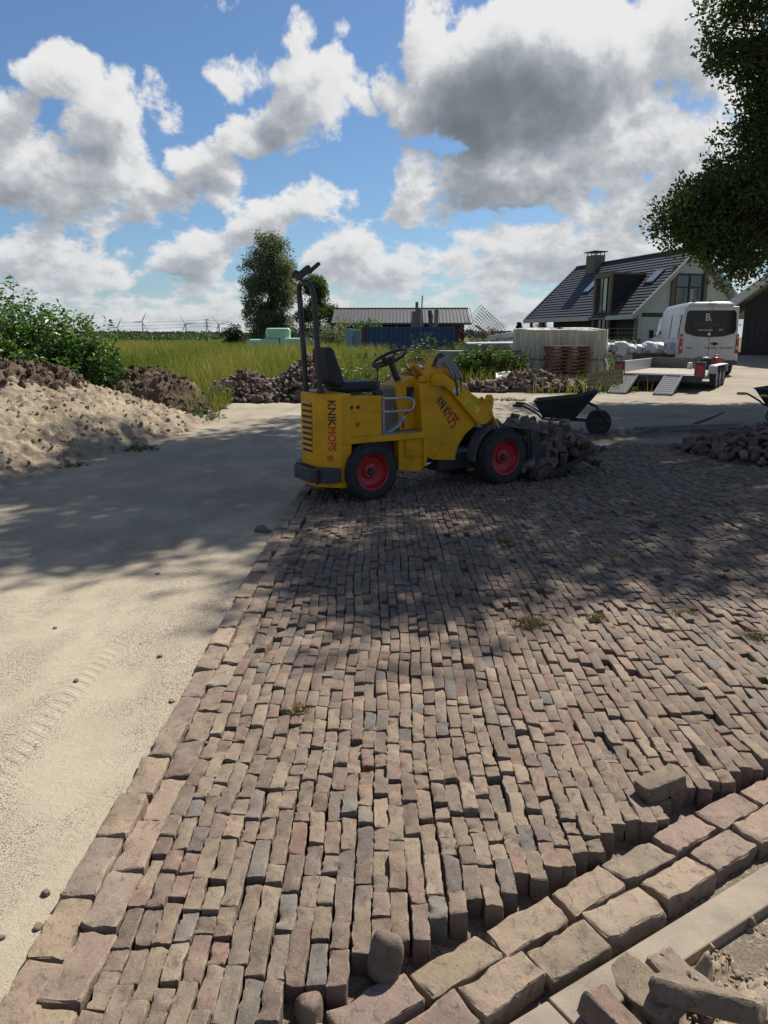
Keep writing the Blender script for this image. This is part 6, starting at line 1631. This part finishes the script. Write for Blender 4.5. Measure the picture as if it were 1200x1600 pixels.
MB().b2(-.14, .14, -.09, .09, 0, .36).build('can_body', MT['lamp_red'], cq, bev=.03); MB().tube([(-.08, 0, .36), (-.08, 0, .42), (.08, 0, .42), (.08, 0, .36)], .014, 6).build('handle', MT['lamp_red'], cq)
for i in range(2):
    pq = MB().lathe([(0, 0), (.07, 0), (.075, .15), (.06, .19), (.03, .2), (0, .2)], axis='z', n=16).build('white_canister', MT['white_sticker'], None, loc=on_trailer(1.28 + .2 * i, 3.55 + .05 * i))
    tag(pq, ['white canister farther from the black bucket on the trailer', 'white canister touching the black bucket on the trailer'][i], 'canister', 'white canisters')

# ------------------------------------------------------------------ the white van
MT['van_white'] = mat('white_van_paint', [(.50, .505, .50), (.45, .455, .45), (.36, .35, .33)], rough=.32, scale=1.6, lo=.35, hi=.85, bump=0, spec=.55)
MT['glass'] = mat('tinted_glass', [(.010, .013, .016), (.016, .018, .022)], rough=.10, bump=0, spec=.25)
MT['print_grey'] = mat('grey_print', [(.07, .075, .08), (.06, .064, .07)], rough=.6, bump=0)
# local x to the right, y forward; origin on the ground at the middle of the rear
VAN = empty('white_van', (10.95, 26.1, .34), R(-9), 'white panel van with dark lettered rear window facing the flatbed trailer', 'van')
def section(y, w, h0, h1, tum, r=.16):
    """closed outline (x, z) of the body at station y"""
    a = [(-w, h0), (-w, h0 + .5), (-w + tum * .35, 1.35), (-w + tum * .8, h1 - .45), (-w + tum + .03, h1 - r), (-w + tum + .12, h1 - .035), (-w + tum + .3, h1)]
    return [(x, y, z) for x, z in a] + [(-x, y, z) for x, z in a[::-1]]
st = [(0.0, .93, .38, 2.36, .14), (.04, .965, .36, 2.40, .14), (.3, .985, .36, 2.425, .14), (2.2, .985, .36, 2.43, .14), (3.55, .985, .36, 2.41, .14), (3.95, .98, .36, 2.34, .16), (4.25, .975, .36, 2.12, .2), (4.75, .96, .36, 1.45, .16), (5.45, .92, .38, 1.12, .10), (5.62, .84, .42, 1.0, .08)]
mb = MB(); ns = 14
for i, s in enumerate(st):
    mb.v += [tuple(p) for p in (section(*s) if s[3] > 1.9 else [(x, y, min(z, s[3]) if z > s[3] * .7 else z * 1.0) for x, y, z in section(s[0], s[1], s[2], max(s[3], 1.2), s[4], .1)])]
for i in range(len(st) - 1):
    for k in range(ns - 1): mb.f.append((i * ns + k, i * ns + k + 1, (i + 1) * ns + k + 1, (i + 1) * ns + k))
    mb.f.append((i * ns + ns - 1, i * ns, (i + 1) * ns, (i + 1) * ns + ns - 1))
mb.f.append(tuple(range(ns))); mb.f.append(tuple((len(st) - 1) * ns + k for k in range(ns))[::-1])
mb.f = [f[::-1] for f in mb.f]
bodyv = mb.build('body', MT['van_white'], VAN, smooth=40)
for s_ in (-1, 1):
    x0, x1 = (-.925, -.008) if s_ < 0 else (.008, .925)
    rd = MB().prism([(x0 * 1.0, .44), (x1, .44), (x1, 2.26), (x0 * .93 if s_ < 0 else x1, 2.26)] if s_ < 0 else [(x0, .44), (x1, .44), (x1 * .93, 2.26), (x0, 2.26)], -.035, -.001, 'y').build('rear_door', MT['van_white'], VAN, bev=.02, segs=3)
    xo = s_ * .80; xi = s_ * .012
    gl_ = [(xi, 1.26), (xi, 2.13), (s_ * .72, 2.13), (s_ * .785, 2.06), (s_ * .83, 1.50), (s_ * .77, 1.385), (s_ * .45, 1.285)]
    MB().prism(gl_, -.045, -.036, 'y').build('rear_window', MT['glass'], rd, bev=.003)
    MB().b2(s_ * .02, s_ * .93 * .92, -.040, -.036, .63, .645).build('door_crease', MT['van_white'], rd)
    tl_ = MB().prism([(s_ * .965, .72), (s_ * .835, .74), (s_ * .86, 1.38), (s_ * .935, 1.36)], -.05, .10, 'y').build('tail_light', MT['lamp_red'], VAN, bev=.012)
    MB().b2(s_ * .865, s_ * .93, -.054, -.049, .86, .96).build('reversing_lamp', MT['lamp_white'], tl_); MB().b2(s_ * .875, s_ * .925, -.054, -.049, 1.22, 1.29).build('indicator_lamp', MT['lamp_white'], tl_)
    for zz in (.75, 1.62): MB().b2(s_ * .93, s_ * .965, -.03, .05, zz, zz + .07).build('hinge', MT['van_white'], VAN, bev=.006)
    for yy in (.80, 4.55): road_wheel(VAN, (s_ * .86, yy, .33), .34, .22, s_, 'grey_metal')
    MB().prism([(.38, .36), (.38, .52), (.50, .70), (.68, .79), (.92, .79), (1.10, .70), (1.22, .52), (1.22, .36)], s_ * .90, s_ * .990, 'x').build('wheel_arch', MT['black_print'], VAN)
    MB().b2(s_ * .983, s_ * .996, .3, 4.9, .56, .68).build('rubbing_strip', MT['dark_grey'], VAN, bev=.01)
    mr = MB().box((s_ * 1.13, 4.28, 1.38), (.17, .10, .32)).cyl((s_ * .93, 4.28, 1.30), (s_ * 1.10, 4.28, 1.34), .03, 8).build('wing_mirror', MT['rubber'], VAN, bev=.03)
    # window of the cab door and the pressed side panels
    MB().add([(s_ * .950, 3.42, 1.36), (s_ * .945, 4.32, 1.36), (s_ * .885, 4.02, 1.98), (s_ * .868, 3.42, 2.0), (s_ * .930, 3.42, 1.36), (s_ * .925, 4.32, 1.36), (s_ * .865, 4.02, 1.98), (s_ * .848, 3.42, 2.0)], [(0, 1, 2, 3), (7, 6, 5, 4), (0, 4, 5, 1), (1, 5, 6, 2), (2, 6, 7, 3), (3, 7, 4, 0)]).build('cab_window', MT['window'], VAN)
    for (ya, yb) in ((.25, 1.55), (1.7, 3.2)):
        MB().add([(s_ * (.966 + e), y, z) if z < 1.5 else (s_ * (.898 + e), y, z) for e in (0, .012) for (y, z) in ((ya, 1.22), (yb, 1.22), (yb, 2.02), (ya, 2.02))], [(0, 3, 2, 1), (4, 5, 6, 7), (0, 1, 5, 4), (1, 2, 6, 5), (2, 3, 7, 6), (3, 0, 4, 7)]).build('side_panel', MT['van_white'], VAN, bev=.01)
MB().b2(-.95, .95, -.10, .02, .34, .50).build('rear_bumper', MT['dark_grey'], VAN, bev=.03)
MB().b2(.06, .30, -.058, -.036, 1.02, 1.07).cyl((.18, -.06, 1.045), (.18, -.036, 1.045), .06, 12).build('door_handle', MT['black_print'], VAN, bev=.008)
MB().b2(-.27, .27, -.041, -.036, .54, .60).build('number_plate_recess', MT['van_white'], VAN)
MB().b2(-.14, .14, -.05, .02, 2.33, 2.37).build('brake_lamp', MT['black_print'], VAN, bev=.01)
for xx in (-.52, 0, .52):
    MB().b2(xx - .05, xx + .05, .15, .35, 2.42, 2.47).build('roof_bracket', MT['black_print'], VAN, bev=.01)
MB().tube(smooth_path([(-.76, -.07, .6), (-.5, -.09, .5), (.1, -.09, .45)]), .012, 6).build('tow_cable', MT['hose'], VAN)
EX, EZ = Vector((1, 0, 0)), Vector((0, 0, 1))
def van_text(s, size, m, x, z, sx=1, al='CENTER', y=-.0465): text('lettering', s, size, m, VAN, plane_M((x, y, z), EX, EZ), extrude=.0008, sx=sx, align=al)
van_text('B.', .34, MT['white_sticker'], -.08, 1.80, .85)
van_text('BUITENHUIS', .20, MT['print_grey'], .0, 1.60, .95)
van_text('bestratingen', .085, MT['white_sticker'], -.16, 1.475, 1.1); van_text('B.V.', .085, MT['white_sticker'], .36, 1.475, 1.1)
van_text('bestrating - grondwerk', .125, MT['black_print'], .33, .88, .80, y=-.0375); van_text('infra', .125, MT['black_print'], -.62, .88, .85, y=-.0375)
MB().cyl((-.02, -.046, 1.36), (-.02, -.049, 1.36), .045, 14).build('round_emblem', MT['white_sticker'], VAN)

# ------------------------------------------------------------------ pallets
PB = {}
def pallet(name, label, loc, rz, m, group, rot=None, w=1.2, d=.8, h=.144):
    root = empty(name, loc, rz, label, 'pallet', group)
    if rot: root.rotation_euler = rot
    key = (m, w, d, h)
    if key not in PB:
        PB[key] = (MB().b2(-w / 2, w / 2, -.05, .05, 0, .022).me('plank', 0), MB().b2(-.07, .07, -.05, .05, 0, h - .066).me('block', 0))
    pm, bm = PB[key]
    for i in range(5): link('plank', pm, MT[m], root, (0, -d / 2 + .05 + i * (d - .1) / 4, h - .022), (0, 0, 0))
    for i in range(3): link('plank', pm, MT[m], root, (0, -d / 2 + .05 + i * (d - .1) / 2, 0))
    for i in range(3):
        for j in range(3): link('block', bm, MT[m], root, (-w / 2 + .07 + i * (w - .14) / 2, -d / 2 + .05 + j * (d - .1) / 2, .022))
    for i in range(3): link('plank', pm, MT[m], root, (-w / 2 + .05 + i * (w - .1) / 2, 0, h - .044), (0, 0, math.pi / 2), (d / w, 1, 1))
    return root
zb = .29
words_ = ['lowest', 'second', 'third', 'fourth', 'fifth', 'sixth', 'seventh', 'topmost']
for i in range(2):
    pallet('pallet', ['grey pallet lying on the ground under the red brown stack', 'grey pallet just below the red brown stack'][i], (5.25 + .06 * i, 22.05, zb + .145 * i), R(-4 + 3 * i), 'wood_grey', 'grey pallets under the red stack', w=1.45, d=1.0)
zr = zb + .29
for i in range(8):
    g = np.random.default_rng(500 + i)
    pallet('pallet', f'{["lowest", "second lowest", "third lowest", "fourth lowest", "fourth highest", "third highest", "second highest", "topmost"][i]} red brown pallet of the stack in front of the tarpaulin', (5.22 + g.normal(0, .02), 22.05 + g.normal(0, .02), zr + .098 * i), R(-4 + g.normal(0, 2.2)), 'wood_red', 'red brown pallets', w=1.12, d=1.0, h=.097)
pallet('pallet', 'small broken pallet leaning on the end of the sunlit brick heap', (5.95, 20.55, .38), R(0), 'timber', 'loose pallets', rot=(R(62), R(-8), R(-24)), w=.95, d=.6)
for i in range(4):
    pallet('pallet', f'{["lowest", "second lowest", "second highest", "topmost"][i]} weathered pallet of the pile before the blue container', (-.35 + .05 * i, 30.5, .42 + .145 * i), R(3 * i - 4), 'wood_grey', 'weathered pallets by the container', w=1.7, d=.9)
for i, (x, y, rz, lb) in enumerate([(7.25, 22.9, R(-6), 'bleached board lying on the grass in front of the white bags'), (7.0, 22.4, R(4), 'bleached board on the grass nearer the trailer')]):
    tag(MB().b2(-.75, .75, -.14, .14, 0, .05).build('board', MT['timber'], None, bev=.005, loc=(x, y, float(ground_z(x, y)) + .03), rot=(0, R(2), rz)), lb, 'board', 'boards on the grass')
tag(MB().box((0, 0, .09), (.55, .3, .18)).build('stone_slab', MT['concrete'], None, bev=.02, loc=(7.4, 23.2, .32), rot=(0, 0, .2)), 'pale stone slab resting on the bleached boards', 'slab')

# ------------------------------------------------------------------ tarpaulin-covered stack
def tarp_mat():
    m, N, bs = new_mat('cream_tarpaulin')
    v = N.n('ShaderNodeTexCoord').outputs['Object']
    n1 = N.noise(v, 1.6, 5, .6); n2 = N.noise(N.vm('MULTIPLY', v, (3.5, 3.5, .8)), 2.4, 6, .62, .6)
    N.set(bs, 'Base Color', N.ramp(n1, [(.3, (.68, .645, .52)), (.6, (.76, .73, .61)), (.75, (.80, .775, .68))]))
    N.set(bs, 'Roughness', .42); N.set(bs, 'Specular IOR Level', .4)
    N.set(bs, 'Normal', N.n('ShaderNodeBump', ins={'Strength': 1.0, 'Distance': .25, 'Height': n2}).outputs[0])
    tr = N.n('ShaderNodeBsdfTranslucent', ins={'Color': (.88, .85, .70, 1)})
    mx = N.n('ShaderNodeMixShader', ins={0: .14, 1: bs.outputs[0], 2: tr.outputs[0]})
    out = [n for n in m.node_tree.nodes if n.type == 'OUTPUT_MATERIAL'][0]
    N.set(out, 0, mx.outputs[0])
    return m
MT['tarp'] = tarp_mat()
tp_ = empty('covered_stack', (5.45, 24.1, .3), R(-3), 'stack of building material wrapped in a cream tarpaulin tied with straps', 'covered stack')
def tarp_shell(L, Wd, Ht, seed):
    """rounded box skirt with folds, hanging outwards at the corners"""
    nU, nVv = 360, 34
    per = []
    for i in range(nU):
        s = i / nU * 2 * (L + Wd)
        if s < L: p = (-L / 2 + s, -Wd / 2); nn = (0, -1)
        elif s < L + Wd: p = (L / 2, -Wd / 2 + s - L); nn = (1, 0)
        elif s < 2 * L + Wd: p = (L / 2 - (s - L - Wd), Wd / 2); nn = (0, 1)
        else: p = (-L / 2, Wd / 2 - (s - 2 * L - Wd)); nn = (-1, 0)
        per.append((p, nn, s))
    V, F = [], []
    for j in range(nVv):
        t = j / (nVv - 1)
        for (p, nn, s) in per:
            cx_ = abs(abs(p[0]) - L / 2) + abs(abs(p[1]) - Wd / 2)
            cor = math.exp(-(cx_ / .28) ** 2)
            fold = (float(fbm(s * 3.6, t * .5, seed, 4)) - .5) * (.17 + .45 * t ** 1.2) + cor * t ** 1.6 * .07 - .05 * math.exp(-((t - .56) / .05) ** 2)
            if p[0] < -L / 2 + .35: fold += .16 * t ** 3.5 * (1 - (p[0] + L / 2) / .35 if nn[1] == -1 else 1)
            fold += .045 * math.sin(s * 24 + 5 * float(fbm(s * 1.5, 1.0, seed + 2, 2)) + .8 * t) * (.35 + .65 * t) * (float(sstep(p[0], .25, .6)) + .25 * float(sstep(float(vnoise(s * .9, 2.0, 3)), .5, .8)))
            z = Ht * (1 - t) + .03 * (float(fbm(s * 1.1, 3.3, seed + 5, 3)) - .5) * 2 * (t > .8) + (.05 * cor + .05 * (float(vnoise(s * 1.3, 0, seed + 9)) - .5)) * (t < .25)
            V.append((p[0] + nn[0] * fold, p[1] + nn[1] * fold, z))
    for j in range(nVv - 1):
        for i in range(nU):
            k = (i + 1) % nU
            F.append((j * nU + i, (j + 1) * nU + i, (j + 1) * nU + k, j * nU + k))
    V = np.array(V); F = np.array(F)
    # rounded top in rings
    base = len(V); rings = 7; Vt = [V]; Ft = [F]
    prev = np.arange(nU)
    for r in range(1, rings + 1):
        k_ = 1 - r / (rings + .2)
        ring = V[:nU].copy(); ring[:, 0] *= k_; ring[:, 1] *= k_
        ring[:, 2] += .03 * min(1, r / 2) + .02 * np.array([float(fbm(x * 2, y * 2, seed + 3, 3)) - .5 for x, y in ring[:, :2]])
        idx = base + np.arange(nU); base += nU
        Vt.append(ring)
        a = prev; b = idx
        Ft.append(np.stack([a, np.roll(a, -1), np.roll(b, -1), b], 1)); prev = idx
    return np.concatenate(Vt), np.concatenate(Ft)
V_, F_ = tarp_shell(2.72, 1.15, 1.50, 7)
link('tarpaulin', mesh_np('tarpaulin', V_, F_, smooth=True), MT['tarp'], tp_)
MB().b2(-1.22, 1.22, -.44, .44, -.05, 1.40).build('stacked_boxes', MT['white_sticker'], tp_)
MB().tube([(-1.42, -.62, .64), (0, -.60, .62), (1.42, -.62, .63), (1.42, .62, .64)], .016, 6).tube([(-1.42, -.62, .64), (-1.42, .62, .64)], .016, 6).build('strap', MT['dark_grey'], tp_)
# crumpled plastic sheet on the ground at the stack corner
xs = np.linspace(-.9, .9, 60); ys = np.linspace(-.5, .5, 36); X, Y = np.meshgrid(xs, ys)
Z = .10 * np.clip(1 - (X / .9) ** 2 - (Y / .5) ** 2, 0, 1) ** .5 + .13 * np.abs(fbm(X * 4 + 5, Y * 4, 131, 4) - .5) * 2 - .03
ii = (np.arange(35)[:, None] * 60 + np.arange(59)[None, :]).ravel()
MT['plastic'] = mat('milky_plastic_sheet', [(.46, .48, .48), (.38, .40, .40)], rough=.3, bump=.5, bscale=14, spec=.6, bdist=.03)
ps = link('plastic_sheet', mesh_np('plastic_sheet', np.stack([X, Y, Z], -1).reshape(-1, 3), np.stack([ii, ii + 1, ii + 61, ii + 60], 1)), MT['plastic'], None, (4.1, 21.75, .42), (R(22), 0, R(-4)))
tag(ps, 'crumpled milky plastic sheet lying between the sunlit brick heap and the tarpaulin stack', 'plastic sheet')

# ------------------------------------------------------------------ concrete blocks and pipes
for i, (x, y, L, lb) in enumerate([(2.30, 24.9, 1.05, 'free end concrete block of the low wall behind the loader arm'), (3.38, 24.95, 1.05, 'concrete block between the free end block and the tarpaulin'), (4.42, 25.0, .95, 'concrete block closest to the tarpaulin')]):
    tag(MB().box((0, 0, .42), (L, .6, .84)).build('concrete_block', MT['concrete'], None, bev=.025, loc=(x, y, .34), rot=(0, 0, .03)), lb, 'concrete block', 'concrete blocks')
MT['pipe'] = mat('grey_pvc_pipe', [(.30, .31, .31), (.25, .26, .265)], rough=.5, scale=3)
def pipe(lb, a, b, r, g='grey pipes'):
    o = MB().lathe([(r, 0), (r, (Vector(b) - Vector(a)).length), (r * .86, (Vector(b) - Vector(a)).length), (r * .86, 0)], axis='z', n=20, close=True).build('pipe', MT['pipe'], None, loc=a)
    o.rotation_euler = (Vector(b) - Vector(a)).to_track_quat('Z', 'Y').to_euler(); return tag(o, lb, 'pipe', g)
pipe('nearest grey pipe with its dark open end over the dense weeds', (2.62, 24.75, 1.32), (5.0, 25.15, 1.35), .13)
pipe('second grey pipe resting behind the nearest one', (3.7, 25.35, 1.44), (6.4, 25.6, 1.44), .14)
tag(MB().box((0, 0, 0), (1.35, .12, .16)).build('beam', MT['galv'], None, bev=.01, loc=(4.05, 25.4, 1.66), rot=(0, R(-9), .1)), 'grey metal beam lying slanted on top of the pipes', 'beam')
tag(MB().box((0, 0, 0), (.75, .1, .07)).build('beam', MT['timber'], None, bev=.01, loc=(3.3, 25.45, 1.78), rot=(0, R(32), .1)), 'pale beam sticking up from the pipes', 'beam')
# sacks of sand on a low crate wall
MT['bag'] = mat('white_woven_bag', [(.50, .52, .55), (.42, .44, .48), (.56, .57, .60)], rough=.6, scale=5, bump=.4, bscale=16, bdist=.03)
MT['bag_blue'] = mat('blue_bag_print', [(.05, .07, .16), (.07, .09, .2)], rough=.6)
cr_ = empty('low_wall', (9.0, 27.2, .40), R(-2), 'low grey block wall carrying the white bags next to the van', 'wall')
for i in range(5):
    MB().box((-1.3 + i * .66, 0, .32), (.64, .7, .64)).build('block', MT['dark_grey'] if i > 1 else MT['concrete'], cr_, bev=.02)
for i in range(8):
    g = np.random.default_rng(600 + i)
    me = stone_me('bag', .33 * g.uniform(.85, 1.15), .32, .21 * g.uniform(.8, 1.2), 60 + i, amp=.2)
    b_ = empty('filled_bag', (7.55 + i * .36, 27.15 + g.normal(0, .08), 1.20 + g.uniform(-.04, .06)), g.uniform(-.4, .4), ['first', 'second', 'third', 'fourth', 'fifth', 'sixth', 'seventh', 'eighth'][i] + ' crumpled white bag on the low wall counted from the tarpaulin', 'bag', 'white bags on the low wall')
    link('bag', me, MT['bag'], b_)
    for k in range(2):
        MB().tube(smooth_path([(-.12 + .2 * k, -.30, -.12), (-.06 + .2 * k, -.27, .08), (.02 + .18 * k, -.1, .20), (.08 + .15 * k, .1, .2)]), .016, 5).build('bag_loop', MT['bag_blue'], b_)
